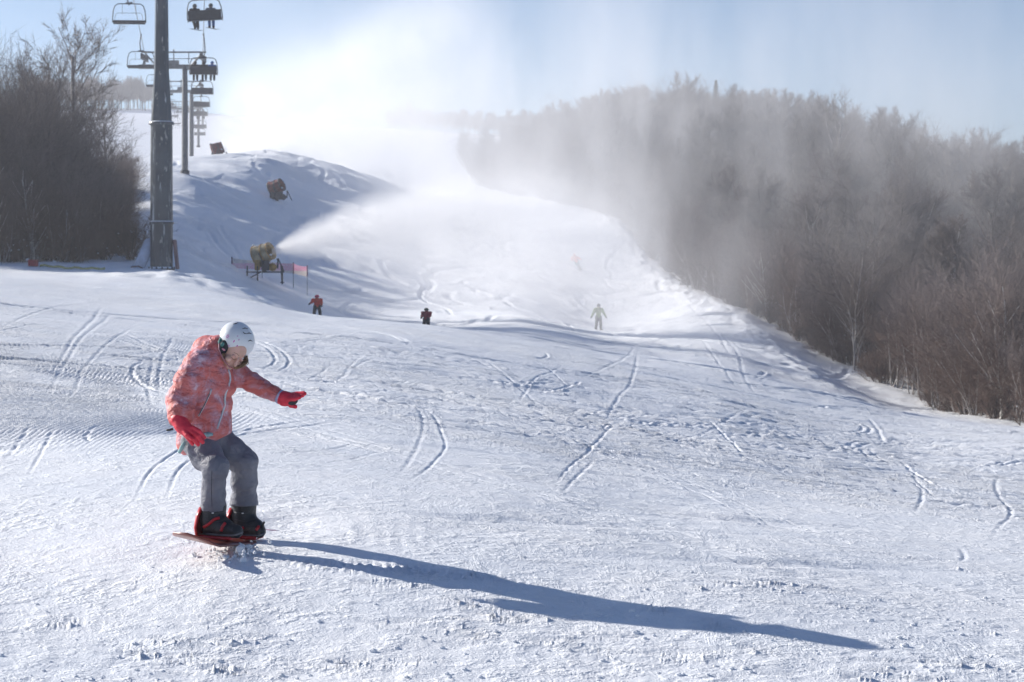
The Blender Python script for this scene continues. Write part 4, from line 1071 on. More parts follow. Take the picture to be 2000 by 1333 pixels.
# ---------------------------------------------------------------- snow guns, net fence, pads
M_YEL = simple('yellow_paint', (.36,.21,.05), .4, var=.3); M_REDP = simple('red_paint', (.15,.04,.035), .5, var=.5); M_TAN = simple('tan_enamel', (.62,.50,.30), .25, .5, .25, 12); M_CHROME = simple('polished_steel', (.62,.64,.68), .22, .85, .08)
M_GLASS = simple('lamp_white', (.85,.86,.88), .15, 0, .03)
def snow_gun(loc, yaw, pitch, s, label, body, ring, legs=True, dark=False):
    t = empty('snow_gun', loc); tag(t, label, 'snow gun', 'snow guns'); t.scale = (s, s, s)
    zc = 1.72 if legs else 1.0
    R = (Matrix.Rotation(yaw, 3, 'Z') @ Matrix.Rotation(-pitch, 3, 'Y') @ Matrix.Rotation(math.pi/2, 3, 'Y'))
    c = Vector((0,0,zc))
    m = MB(); m.lathe([(.40,-.56), (.58,-.55), (.66,-.47), (.66,-.40), (.60,-.30), (.585,-.1), (.565,.15), (.53,.36), (.52,.46), (.46,.47), (.44,.30), (.48,-.3), (.40,-.56)], c, R, 28); drum = m.build('barrel', body, t, True)
    for z, r in ((-.52,.69), (.05,.605), (.46,.55)):
        m = MB(); m.lathe([(r-.05,z-.035), (r,z-.035), (r,z+.035), (r-.05,z+.035), (r-.05,z-.035)], c, R, 28); m.build('barrel_ring', ring, t)
    m = MB(); m.lathe([(0,-.3), (.16,-.28), (.17,.15), (.0,.30)], c, R, 16); m.build('motor', M_DARK, t, True)
    for k in range(6):
        a = k*math.pi/3; m = MB(); m.box(c+R @ Vector((math.cos(a)*.27, math.sin(a)*.27, -.2)), (.22,.03,.12), R @ Matrix.Rotation(a, 3, 'Z') @ Matrix.Rotation(.5, 3, 'X')); m.build('fan_blade', M_DARK, t)
    for k in range(12):
        a = k*math.pi/6; m = MB(); m.lathe([(.03,0), (.02,.07), (0,.07)], c+R @ Vector((math.cos(a)*.50, math.sin(a)*.50, .46)), R, 6); m.build('nozzle', M_CHROME, t)
    m = MB()
    for sd in (-1, 1): m.tube([c+R @ Vector((0, sd*.68, 0)), Vector((sd*0-.0, sd*.68, zc-.55)), Vector((0, sd*.3, zc-.85))], .05, 6)
    m.tube([(0,0,zc-1.15), (0,0,zc-.8)], .12, 8); m.build('yoke', M_DARK, t)
    m = MB(); m.box((.12,-.42,zc-.72), (.46,.3,.62)); m.build('control_box', M_DARK, t, bevel=.04)
    m = MB(); m.box((-.38,-.3,zc-.70), (.3,.34,.62)); m.build('hydrant_box', ring, t, bevel=.04)
    m = MB(); m.lathe([(.0,-.2), (.24,-.2), (.24,.2), (.0,.2)], (.52,-.2,zc-.82), Matrix.Rotation(math.pi/2, 3, 'X'), 16); m.build('hose_reel', ring, t, True)
    for q in ((-.62,-.1,zc+.50), (.44,-.45,zc-.08)):
        m = MB(); m.lathe([(0,-.07), (.07,-.05), (.09,0), (.07,.05), (0,.07)], q, None, 12); m.build('work_lamp', M_GLASS, t, True)
    m = MB(); m.tube([(.75,-.1,zc-.35), (.85,-.1,zc-.3), (.80,-.1,zc-.9)], .05, 6); m.tube([(.85,-.1,zc-.32), (1.2,-.1,zc-1.08)], .035, 6); m.build('lift_jack', M_DARK, t)
    if legs:
        m = MB(); m.box((.05,-.35,zc-1.12), (2.2,.08,.08)); m.box((.05,.35,zc-1.12), (2.2,.08,.08)); m.box((-.2,0,zc-1.1), (.9,.8,.06)); m.build('chassis', M_DARK, t)
        for q, a in (((-.98,-.35,0), .0), ((1.12,-.35,0), .06), ((-.35,-.45,0), .0), ((1.05,.35,0), 0)):
            m = MB(); m.tube([(q[0]-a, q[1], zc-.75), (q[0], q[1], -.12)], .045, 6); m.box((q[0], q[1], -.02), (.22,.2,.05)); m.build('leg', M_DARK, t)
        m = MB(); m.tube([(-.2,-.5,zc-1.15), (-.9,-.6,.2), (-1.9,-.8,.02)], .035, 6); m.build('drawbar', M_DARK, t)
    else:
        m = MB(); m.box((0,0,.35), (.9,.8,.6)); m.build('chassis', M_DARK, t, bevel=.08)
    return t
x, y, z = at(513, 120)
gz = GUN.z-1.72*1.0-.14
snow_gun((GUN.x-.52, 120, gz), -.40, .36, 1.0, 'large yellow and chrome snow gun on legs, spraying to the right', M_TAN, M_YEL)
x, y, z = at(541, 168); snow_gun((x, y, z+.1), -.35, .42, 1.05, 'idle red and black snow gun on the shaded slope left of the spray', M_REDP, M_DARK, legs=False)
x, y, z = at(425, 205); snow_gun((x, y, GUN2.z-1.0), .25, .35, 1.1, 'distant orange snow gun beside the far pylons, making the upper jet', M_REDP, M_DARK, legs=False)

# safety net with pink bands
M_NET, nb, b = new_mat('net_fabric'); v = nb.coord('Object'); x_, y_, z_ = nb.xyz(v)
band = nb.m('ABSOLUTE', nb.sub(z_, .52))
nb.L.new(nb.mixc(nb.step(band, .20, .26), (.72,.20,.34), (.62,.50,.40)), b.inputs['Base Color']); b.inputs['Roughness'].default_value = .8
tl = nb.N.new('ShaderNodeBsdfTransparent'); 
mixs = nb.N.new('ShaderNodeMixShader'); outn = [n for n in nb.N if n.type == 'OUTPUT_MATERIAL'][0]
gx = nb.m('FRACT', nb.mul(nb.add(x_, nb.mul(z_, 1.0)), 16)); gz_ = nb.m('FRACT', nb.mul(nb.sub(z_, x_), 16))
hole = nb.mul(nb.m('GREATER_THAN', gx, .30), nb.m('GREATER_THAN', gz_, .30))
nb.L.new(hole, mixs.inputs[0]); nb.L.new(b.outputs[0], mixs.inputs[1]); nb.L.new(tl.outputs[0], mixs.inputs[2]); nb.L.new(mixs.outputs[0], outn.inputs['Surface'])
x0, y0, z0 = at(453, 124); t = empty('safety_net', (x0, y0, EYE+(HORIZ-527)/F*124-.35)); tag(t, 'pink banded safety net stretched on thin poles behind the yellow snow gun', 'net')
base = t.location.copy(); posts = []
for px, Y, row in ((453,124,515), (512,123.5,519), (573,122.5,526), (600,121,532)):
    posts.append(W(px, row, Y)-base)
for i in range(3):
    a, b2 = posts[i], posts[i+1]; m = MB(); n_ = 10; vs = []; 
    for k in range(n_+1):
        q = a.lerp(b2, k/n_); sag = -.06*math.sin(math.pi*k/n_)
        for hh in (0.0, .25, .5, .62): vs.append((q.x, q.y, q.z-.28+hh+sag*(hh > .3)))
    fs = [(k*4+j, (k+1)*4+j, (k+1)*4+j+1, k*4+j+1) for k in range(n_) for j in range(3)]
    m.add(vs, fs); no = m.build('net_panel', M_NET, t)
    md = no.modifiers.new('thick', 'SOLIDIFY'); md.thickness = .012
for q in posts:
    m = MB(); m.tube([(q.x, q.y, q.z-1.4), (q.x, q.y, q.z+.42)], .018, 6); m.build('pole', M_GREYMAST, t)
    m = MB(); m.tube([(q.x, q.y, q.z-.28), (q.x, q.y, q.z+.40)], .04, 6); m.build('pole_sleeve', cloth('purple', (.13,.05,.10)), t)

# crash pads leaning on the first pylon, a red crate and a yellow hose by the thicket
def padcurve(): pass
px_, py_, pz_ = T1.location
m = MB(); vs = []; n_ = 9
for k in range(n_):
    a = math.pi*(.18+.64*k/(n_-1)); 
    for s_, rr in ((0, .62), (1, .62), (1, .50), (0, .50)):
        ctr = Vector((-.98, -.35, .05)).lerp(Vector((-.50, .1, 1.30)), s_); vs.append(ctr+Vector((math.cos(a)*rr*.55, -math.sin(a)*rr*.5+.2, math.sin(a)*rr*.35-.12)))
fs = [(k*4+j, k*4+(j+1)%4, (k+1)*4+(j+1)%4, (k+1)*4+j) for k in range(n_-1) for j in range(4)]+[(3,2,1,0), tuple((n_-1)*4+k for k in range(4))]
m.add(vs, fs); pad = m.build('crash_pad', simple('pale_pad', (.5,.55,.66), .6, var=.12), None, True); pad.location = T1.location; tag(pad, 'pale curved crash pad leaning against the left foot of the big pylon', 'crash pad')
m = MB(); m.tube([Vector((-1.42,-.42,.0)), Vector((-1.2,-.66,.10)), Vector((-.9,-.72,.12)), Vector((-.66,-.60,-.02))], .028, 6); m.build('pad_rim', cloth('brownrim', (.16,.09,.06)), pad)
m = MB(); m.box((.64,.1,.65), (.12,.5,1.35), Matrix.Rotation(-.10, 3, 'Y')); pad2 = m.build('crash_pad', cloth('brownpad', (.22,.13,.13)), None, bevel=.04); pad2.location = T1.location; tag(pad2, 'brown crash pad standing behind the right foot of the big pylon', 'crash pad')
x, y, z = at(65, 88); t = empty('crate', (x, y, z)); tag(t, 'small dark red crate lying in the snow below the left thicket', 'crate')
m = MB(); m.box((0,0,.14), (.40,.3,.26)); m.build('crate_body', MAR, t, bevel=.02); m = MB(); m.box((0,0,.29), (.42,.32,.03)); m.build('lid', MAR, t, bevel=.01)
m = MB(); pts = []
for k in range(16):
    px = 78+(205-78)*k/15; Y = 88-2.0*k/15+.3*math.sin(k*.9); q = at(px, Y); pts.append((q[0], q[1], q[2]+.06+.03*math.sin(k*1.7)))
m.tube(pts, .05, 6); o = m.build('hose', cloth('yellowhose', (.42,.40,.16)), None, True); tag(o, 'yellow-green hose lying half buried in the snow beside the dark red crate', 'hose')
# ---------------------------------------------------------------- the girl on the snowboard
PXM = 11.0/F
def g(px, py, Y=11.0): return np.array(W(px, py, Y))
ORI = g(445, 1052, 11.0)
girl = empty('person', tuple(ORI)); tag(girl, 'girl crouching on a snowboard in coral jacket and white helmet, left arm stretched out', 'person')
def gobj(name, f, lo, hi, h, mat):
    V, Q = surface_nets(f, lo, hi, h); me_ = mesh_np(name, V-ORI, quads=Q); return link(name, me_, mat, girl)
def gtube(name, pts, r, mat, n=8):
    m = MB(); m.tube([Vector(p-ORI) for p in pts], r, n); return m.build(name, mat, girl, True)
def n3(p, s, o=0.0): return (perlin(p[:,0]/s+o, p[:,2]/s+o*1.7)+perlin(p[:,1]/s+o*2.1, p[:,2]/s+.5+o))*.7
def chain(p, pts, k=.03, folds=0.0, freq=30.0, ph=0.0):
    """capsules through (point, radius); folds ripple along the limb"""
    d = None; acc = 0.0
    for (a, ra), (b_, rb) in zip(pts[:-1], pts[1:]):
        e, t = cap(p, a, b_, ra*PXM, rb*PXM); L = np.linalg.norm(b_-a)
        if folds:
            s_ = (acc+t*L)
            w = np.sin(freq*s_+ph+2.2*n3(p, .07, ph)); e = e-folds*(np.abs(w)**.6*np.sign(w)*.5+.8*n3(p, .035, 2+ph))
        acc += L; d = e if d is None else smin(d, e, k)
    return d
# joints
hipR, hipL = g(388,860,10.97), g(418,858,11.08)
knR, knL = g(421,914,10.82), g(478,903,11.04)
anR, anL = g(417,1004,10.90), g(476,1004,11.16)
pel, che, upc = g(399,846,11.02), g(411,750,11.0), g(413,706,11.0)
shR, elR, wrR = g(386,716,10.90), g(353,782,10.84), g(354,826,10.76)
shL, elL, wrL = g(447,724,11.06), g(498,750,11.02), g(548,776,10.95)
headc = g(457,682,10.99)

# body: one continuous surface under the clothes
def f_body(p):
    d = chain(p, [(pel,30),(che,30),(upc,24),(g(428,692,10.99),16),(headc,18)], .03)
    d = smin(d, chain(p, [(upc,22),(shR,18),(elR,13),(wrR,9)]), .02); d = smin(d, chain(p, [(upc,20),(shL,14),(elL,10),(wrL,7)]), .02)
    d = smin(d, chain(p, [(pel,28),(hipR,26),(knR,18),(anR,12)]), .02); d = smin(d, chain(p, [(pel,28),(hipL,26),(knL,18),(anL,12)]), .02)
    return d
M_SKIN, nb, b = new_mat('face_skin'); v = nb.coord('Object')
nb.L.new(nb.mixc(nb.step(nb.noise(v, 22, 3), .4, .65), (.62,.38,.29), (.72,.42,.34)), b.inputs['Base Color']); b.inputs['Roughness'].default_value = .55; b.inputs['Subsurface Weight'].default_value = .08; b.inputs['Subsurface Radius'].default_value = (.012,.004,.002)
def bounds(pts, pad):
    a = np.array(pts); return a.min(0)-pad, a.max(0)+pad
lo, hi = bounds([pel, che, headc, elR, wrR, wrL, anR, anL, knL, knR], .13)
gobj('body', f_body, lo, hi, .013, M_SKIN)

# face
fd = np.array([.40,-.72,-.56]); fd /= np.linalg.norm(fd)                 # where she looks: down to the right
upv = np.array([.42,.10,.90]); upv -= fd*upv.dot(fd); upv /= np.linalg.norm(upv); rt = np.cross(fd, upv)
fc = g(456,690,10.955)
def fp(r, u, f_): return fc+(rt*r+upv*u+fd*f_)*1.1
Rf = np.stack([rt, fd, upv], 1)
def f_face(p):
    d = ell(p, fp(0,.02,-.015), (.062,.075,.082), Rf)
    d = smin(d, ell(p, fp(0,-.050,.020), (.036,.042,.035), Rf), .03)      # jaw
    d = smin(d, ell(p, fp(0,-.072,.038), (.017,.016,.014), Rf), .02)      # chin
    for s in (-1, 1):
        d = smin(d, ell(p, fp(s*.032,-.022,.040), (.021,.020,.020), Rf), .015)   # cheeks
        d = smax(d, -ell(p, fp(s*.026,.010,.072), (.016,.014,.009), Rf), .010)   # eye hollows
        d = smin(d, ell(p, fp(s*.026,.008,.051), (.012,.012,.008), Rf), .004)    # lids
        d = smin(d, ell(p, fp(s*.062,-.005,-.01), (.008,.014,.018), Rf), .006)   # ears
    d = smin(d, capd(p, fp(0,.010,.060), fp(0,-.022,.074), .006, .010), .010)    # nose
    d = smin(d, ell(p, fp(0,-.046,.062), (.015,.009,.0055), Rf), .005)
    d = smax(d, -capd(p, fp(-.014,-.046,.070), fp(.014,-.046,.070), .0025, .0025), .003)
    return d
lo, hi = bounds([fc], .13)
gobj('face', f_face, lo, hi, .0042, M_SKIN)
M_LASH = simple('lash', (.05,.03,.025), .7); M_LIP = simple('lips', (.45,.14,.13), .45)
for s in (-1, 1):
    gtube('closed_eye', [fp(s*.038,.002,.060), fp(s*.030,-.002,.0655), fp(s*.022,-.002,.0665), fp(s*.014,.001,.063)], .0010, M_LASH, 5)
    gtube('eyebrow', [fp(s*.042,.028,.055), fp(s*.030,.033,.063), fp(s*.014,.029,.066)], .0014, simple('brow', (.30,.19,.13), .8), 5)
gtube('lips', [fp(-.015,-.047,.0655), fp(0,-.045,.0695), fp(.015,-.047,.0655)], .0030, M_LIP, 6)
M_HAIR = simple('blond_hair', (.30,.19,.10), .45, var=.35, scale=30)
hm = MB(); rr_ = random.Random(3)
for i in range(46):
    a = rr_.uniform(0, 1); s0 = g(484-6*a, 697+rr_.uniform(-3,3), 10.97+.07*a); s1 = g(484-10*a+rr_.uniform(-3,2), 708+rr_.uniform(-3,3), 10.93+.05*a); s2 = g(474-12*a+rr_.uniform(-3,3), 716+rr_.uniform(-2,3), 10.91+.05*a); s3 = g(462-10*a+rr_.uniform(-5,5), 719+rr_.uniform(-2,3), 10.91+.04*a)
    hm.tube([Vector(q-ORI) for q in (s0, s1, s2, s3)], [.0022,.0022,.0018,.0010], 4)
for i in range(26):
    s0 = g(437+rr_.uniform(-2,4), 684, 10.90+rr_.uniform(0,.05)); s1 = g(434+rr_.uniform(-2,3), 700, 10.89+rr_.uniform(0,.05)); s2 = g(440+rr_.uniform(-3,4), 714+rr_.uniform(-3,3), 10.885+rr_.uniform(0,.04))
    hm.tube([Vector(q-ORI) for q in (s0, s1, s2)], [.0022,.0020,.0010], 4)
hm.build('hair', M_HAIR, girl, True)

# helmet
HC = g(463,664,11.0); Rh = np.array(Matrix.Rotation(math.radians(-28), 3, 'Y'))
hn = np.array([.47,.16,.87]); hn /= np.linalg.norm(hn); hp = g(456,687,10.96)
def f_helm(p):
    d = ell(p, HC, (.094,.112,.105), Rh)
    d = np.abs(d+.006)-.006
    return smax(d, -((p-hp)@hn), .006)
M_HELM, nb, b = new_mat('helmet_shell'); v = nb.coord('Object')
nb.L.new(nb.mixc(nb.step(nb.noise(v, 14, 4), .4, .7), (.70,.72,.74), (.76,.77,.79)), b.inputs['Base Color']); b.inputs['Roughness'].default_value = .28
lo, hi = bounds([HC], .14); gobj('helmet', f_helm, lo, hi, .0045, M_HELM)
def on_helm(px, py, off=.0015):
    """point of the shell that faces the camera at a photograph position"""
    Ys = np.linspace(10.8, 11.0, 120); P_ = np.array([g(px, py, y) for y in Ys]); d = ell(P_, HC, (.094,.112,.105), Rh)
    k = np.argmax(d < 0) if (d < 0).any() else np.argmin(d); q = P_[k]; nrm = (q-HC)/np.array([.094,.112,.105])**2; nrm /= np.linalg.norm(nrm); return q+nrm*off, nrm
M_VENT = simple('vent_black', (.02,.022,.028), .5)
for pts in (((473,643),(478,641.5),(484,643)), ((481,652.5),(486,651),(491,652.5)), ((474,648.5),(477,652),(481,652)), ((484,667),(488,665),(493,667)), ((455,634),(460,633),(465,631))):
    gtube('vent', [on_helm(a, b_)[0] for a, b_ in pts], [.0012,.0032,.0012], M_VENT, 6)
M_PINKP = simple('pink_print', (.55,.13,.42), .4)
def blotch(px, py, r, k=5):
    q, nrm = on_helm(px, py); u = np.cross(nrm, [0,0,1]); u /= np.linalg.norm(u); w = np.cross(nrm, u); m = MB()
    if k > 1:
        for i in range(k):
            a = 2*math.pi*i/k; c = q+(u*math.cos(a)+w*math.sin(a))*r*.9; vs = [Vector(c+(u*math.cos(a+j*math.pi/4)*1+w*math.sin(a+j*math.pi/4))*r*(.55 if j % 4 == 0 else .3)-ORI) for j in range(8)]; m.add(vs, [tuple(range(8))])
    else:
        vs = [Vector(q+(u*math.cos(j*math.pi/4)*.55+w*math.sin(j*math.pi/4)+u*.4*math.sin(j*math.pi/4))*r-ORI) for j in range(8)]; m.add(vs, [tuple(range(8))])
    o = m.build('flower_print' if k > 1 else 'petal_print', M_PINKP, girl); md = o.modifiers.new('t', 'SOLIDIFY'); md.thickness = .001
blotch(444.5, 657.5, .0085, 6); blotch(447.5, 675.5, .0055, 5)
for px, py, r in ((457,667,.0075),(464,657,.0038),(466.5,664,.0048),(463,676,.0065),(470,680,.0050)): blotch(px, py, r, 1)
def f_ear(p): return smax(ell(p, g(437,678,10.915), (.030,.022,.042), np.array(Matrix.Rotation(.35, 3, 'Y'))), -1e9*np.ones(len(p)), .001)
lo, hi = bounds([g(437,678,10.915)], .06); gobj('ear_pad', f_ear, lo, hi, .005, M_VENT)
M_TEAL = simple('teal_lining', (.06,.16,.15), .8, var=.25)
for nm, c, r, mt in (('ear_patch', g(434.5,673,10.892), (.010,.006,.014), M_TEAL), ('pink_buckle', g(436.5,683,10.892), (.012,.005,.0055), simple('pink_plastic', (.62,.25,.33), .4))):
    lo, hi = bounds([c], .03); gobj(nm, lambda p, c=c, r=r: ell(p, c, r, np.array(Matrix.Rotation(.6, 3, 'Y'))), lo, hi, .003, mt)
gtube('strap', [g(428,672,10.90), g(427.5,682,10.885), g(432,694,10.88), g(440,708,10.885), g(449,719,10.905)], .0035, simple('strap_pink', (.42,.18,.22), .6), 6)

# jacket
def f_jacket(p):
    tor = chain(p, [(g(396,838,11.03),45),(g(403,800,11.01),44.5),(che,43.5),(g(413,712,10.99),38),(g(417,696,10.985),30)], .05)
    # quilting across the body
    ax = (p-pel)@((upc-pel)/np.linalg.norm(upc-pel)); sd = (p[:,0]-pel[0])
    q = np.abs(np.mod((ax+.18*sd+.012*n3(p, .12, 4))/.082, 1)-.5)*2
    tor = tor-.011*np.sqrt(np.clip(1-q, 0, 1))+.004-.009*n3(p, .045, 1)-.008*n3(p, .10, 7)
    # skirt of the jacket, longer behind
    sk = chain(p, [(g(398,832,11.03),43),(g(378,862,11.01),34)], .03)-.003*n3(p, .05, 3)
    
    fr = chain(p, [(g(402,826,11.0),46),(g(407,836,10.99),46)], .02)
    d = smin(tor, sk, .03); d = smin(d, fr, .02)
    d = smax(d, (p-g(447,846,11))@np.array([.44,0,-.90])-.006-.004*n3(p, .05, 6), .010)
    # hood lying on the back and the raised collar
    hood = ell(p, g(405,684,11.03), (32*PXM,.085,29*PXM), np.array(Matrix.Rotation(-.35, 3, 'Y')))-.004*n3(p, .05, 5)
    col_ = ell(p, g(424,684,10.99), (24*PXM,.078,30*PXM), np.array(Matrix.Rotation(.25, 3, 'Y')))
    d = smin(d, smin(hood, col_, .02), .022)
    d = smax(d, -(ell(p, g(452,684,10.97), (27*PXM,.082,33*PXM))), .010)
    # sleeves
    a1 = chain(p, [(g(392,714,10.92),33),(g(374,744,10.88),31),(elR,25),(g(354,806,10.80),24),(g(352,824,10.765),21)], .03, .0085, 62, .3)
    a2 = chain(p, [(g(440,722,11.04),27),(g(470,736,11.05),20.5),(elL,18.5),(g(524,764,10.985),15.5),(g(545,774,10.955),13.5)], .02, .0065, 78, 1.1)
    a1 = smax(a1, ((p-g(352,826,10.76))@((wrR-elR)/np.linalg.norm(wrR-elR))), .006)
    a2 = smax(a2, ((p-g(549,777,10.95))@((wrL-elL)/np.linalg.norm(wrL-elL))), .006)
    d = smin(d, a1, .012); d = smin(d, a2, .018)
    return d
M_JACK, nb, b = new_mat('coral_jacket'); v = nb.coord('Object')
n1 = nb.noise(v, 9.0, 5.0, .62, .8); n2 = nb.noise(v, 26.0, 4.0, .6, .5)
c = nb.mixc(nb.step(n1, .40, .62), (.60,.15,.13), (.56,.26,.30)); c = nb.mixc(nb.step(nb.add(nb.mul(n1, .6), nb.mul(n2, .4)), .54, .66), c, (.66,.48,.55)); c = nb.mixc(nb.step(n2, .30, .46, 1.0, 0.0), c, (.54,.11,.09))
nb.L.new(c, b.inputs['Base Color']); b.inputs['Roughness'].default_value = .6; b.inputs['Specular IOR Level'].default_value = .3
wr = nb.noise(nb.mapping(v, (1, 1, 1.8)), 15.0, 3.0, .55, 1.6); nb.L.new(nb.bump(wr, .7, .022), b.inputs['Normal'])
lo = np.array([g(322,900,11)[0], 10.60, g(0,900,11)[2]]); hi = np.array([g(560,0,11)[0], 11.28, g(0,640,11)[2]])
gobj('jacket', f_jacket, lo, hi, .0052, M_JACK)
# lining seen at the hem and in the hood
gtube('hem_lining', [g(350,884,10.90), g(356,873,10.88), g(362,862,10.88)], [.010,.012,.007], simple('turquoise', (.22,.36,.36), .8, var=.2), 8)
gtube('hem_lining', [g(396,850,10.862), g(406,849,10.855), g(416,849,10.862)], [.008,.014,.007], simple('turquoise2', (.24,.38,.40), .8, var=.3, scale=40), 8)
gtube('hood_lining', [g(433,659,10.96), g(430,668,10.92), g(429,680,10.90)], [.010,.013,.007], M_TEAL, 8)
def surf(f, px, py, off=.0, y0=10.70, y1=11.1):
    Ys = np.linspace(y0, y1, 260); P_ = np.array([g(px, py, y) for y in Ys]); d = f(P_); k = np.argmax(d < 0) if (d < 0).any() else np.argmin(d)
    return g(px, py, Ys[k]-off)
M_ZIP = simple('zip_grey', (.48,.50,.54), .4, .3, var=.2, scale=60)
def polyl(pts, n):
    pts = np.array(pts, float); t = np.linspace(0, len(pts)-1, n); k = np.arange(len(pts)); return list(zip(_pchip(k, pts[:,0], t), _pchip(k, pts[:,1], t)))
zp = [surf(f_jacket, a, b_, .001) for a, b_ in polyl([(446,722),(450,742),(441,768),(438,795),(430,820),(424,838)], 24)]
ys_ = np.array([q[1] for q in zp]); ys_ = np.convolve(np.pad(ys_, 2, mode='edge'), np.ones(5)/5, 'valid')
zp = [np.array([q[0], y_, q[2]]) for q, y_ in zip(zp, ys_)]
gtube('front_zip', zp, .0058, M_ZIP, 8)
pz = [surf(f_jacket, a, b_, .001) for a, b_ in polyl([(413,762),(401,788),(388,813)], 14)]
gtube('pocket_zip', pz, .0048, M_ZIP, 8); gtube('zip_groove', [q+np.array([0,-.0045,0]) for q in pz], .0020, M_VENT, 6); gtube('zip_pull', [pz[0]+np.array([0,-.008,.006]), pz[1]+np.array([0,-.010,-.012])], .0045, M_ZIP, 6)

# trousers
def f_trous(p):
    d = chain(p, [(g(393,852,11.0),38),(hipR,34),(g(404,890,10.90),29),(knR+np.array([.0,0,.01]),25)], .03, .0060, 40, 2)
    sh = chain(p, [(knR,25),(g(417,945,10.86),22.5),(g(417,985,10.89),23.5),(g(417,1010,10.90),24)], .02, .0065, 45, .7)
    e = chain(p, [(g(412,856,11.06),36),(hipL,33),(g(449,882,11.06),29),(knL,26.5)], .03, .0060, 40, .4)
    sl = chain(p, [(knL,25.5),(g(477,945,11.09),24.5),(g(476,985,11.14),25.5),(g(476,1010,11.15),26)], .02, .0065, 45, 3.1)
    a = smin(d, sh, .012); b_ = smin(e, sl, .012)
    a = smin(a, b_, .014)
    return smax(a, -(p[:,2]-g(0,993,11.0)[2]), .004)-.0025*n3(p, .04, 8)
M_TRO, nb, b = new_mat('grey_trousers'); v = nb.coord('Object')
nb.L.new(nb.mixc(nb.step(nb.noise(v, 7, 4), .35, .65), (.135,.140,.175), (.19,.192,.225)), b.inputs['Base Color']); b.inputs['Roughness'].default_value = .62
wr = nb.noise(nb.mapping(v, (1, 1, 1.3), rot=(0, .5, 0)), 13.0, 4.0, .6, 1.5); fine = nb.noise(v, 400.0, 2.0)
nb.L.new(nb.bump(nb.add(wr, nb.mul(fine, .05)), .7, .022), b.inputs['Normal'])
lo = np.array([g(340,1000,11)[0], 10.62, g(0,1000,11)[2]]); hi = np.array([g(520,0,11)[0], 11.35, g(0,828,11)[2]])
gobj('trousers', f_trous, lo, hi, .0055, M_TRO)
for (a, b_) in (((413,925),(412,990)),):
    gtube('side_seam', [surf(f_trous, x_, y_, .0002) for x_, y_ in polyl([(414,920),(413,955),(414,990)], 12)], .0018, M_VENT, 5)

# gloves with five fingers
M_GLOVE, nb, b = new_mat('red_glove'); v = nb.coord('Object')
nb.L.new(nb.mixc(nb.step(nb.noise(v, 30, 3), .35, .65), (.62,.018,.045), (.74,.03,.06)), b.inputs['Base Color']); b.inputs['Roughness'].default_value = .55
nb.L.new(nb.bump(nb.noise(v, 60, 3), .35, .006), b.inputs['Normal'])
def f_g1(p):
    d = chain(p, [(g(350,820,10.755),17),(g(356,832,10.735),13.5),(g(366,841,10.715),13)], .02)
    d = smin(d, ell(p, g(370,844,10.71), (18*PXM,.024,12*PXM), np.array(Matrix.Rotation(.55, 3, 'Y'))), .012)
    for pts, r in ((((376,836,10.70),(388,843,10.70),(399,855,10.715)),4.9), (((374,843,10.695),(386,852,10.69),(396,864,10.705)),5.1), (((370,849,10.70),(380,859,10.69),(387,869,10.705)),4.9), (((364,852,10.71),(371,860,10.705),(376,868,10.715)),4.4), (((358,838,10.70),(366,850,10.675),(374,857,10.672)),5.2)):
        q = [g(*c) for c in pts]; d = smin(d, chain(p, [(q[0],r),(q[1],r*.95),(q[2],r*.8)], .003), .0032)
    return d-.0012*n3(p, .018, 2)
lo, hi = bounds([g(340,810,10.75), g(402,872,10.70), g(370,840,10.64)], .02); gobj('glove', f_g1, lo, hi, .0034, M_GLOVE)
gtube('glove_strap', [g(338,838,10.75), g(331,840.5,10.75), g(325,840.5,10.75)], .006, M_VENT, 6)
def f_g2(p):
    d = chain(p, [(g(550,777,10.95),13.5),(g(556,779,10.94),14),(g(566,780,10.93),13)], .012)
    for pts, r in ((((566,772,10.94),(580,770,10.93),(593,768,10.925)),4.9), (((568,775,10.925),(581,772,10.91),(595,769.5,10.90)),4.9), (((567,778,10.905),(579,776,10.885),(591,773,10.875)),4.8), (((564,780,10.90),(575,780,10.875),(585,777,10.865)),4.4), (((560,786,10.93),(568,792,10.915),(577,795,10.91)),5.0)):
        q = [g(*c) for c in pts]; d = smin(d, chain(p, [(q[0],r),(q[1],r*.95),(q[2],r*.8)], .004), .0045)
    return d-.001*n3(p, .015, 2)
lo, hi = bounds([g(542,762,10.99), g(602,804,10.93), g(570,780,10.84)], .02); gobj('glove', f_g2, lo, hi, .0032, M_GLOVE)
def f_palm(p):
    return smax(ell(p, g(569,782,10.915), (14*PXM,.016,9.5*PXM), np.array(Matrix.Rotation(-.15, 3, 'Y'))), f_g2(p)-.004, .003)
lo, hi = bounds([g(556,770,10.95), g(590,798,10.87)], .02); gobj('glove_palm', lambda p: ell(p, g(572,784,10.905), (10.5*PXM,.014,8.0*PXM), np.array(Matrix.Rotation(-.45, 3, 'Y'))), lo, hi, .003, M_VENT)
gtube('cuff', [g(545,774,10.955), g(550,777,10.95)], [14.2*PXM, 14.6*PXM], simple('lilac_cuff', (.42,.42,.58), .7), 16)

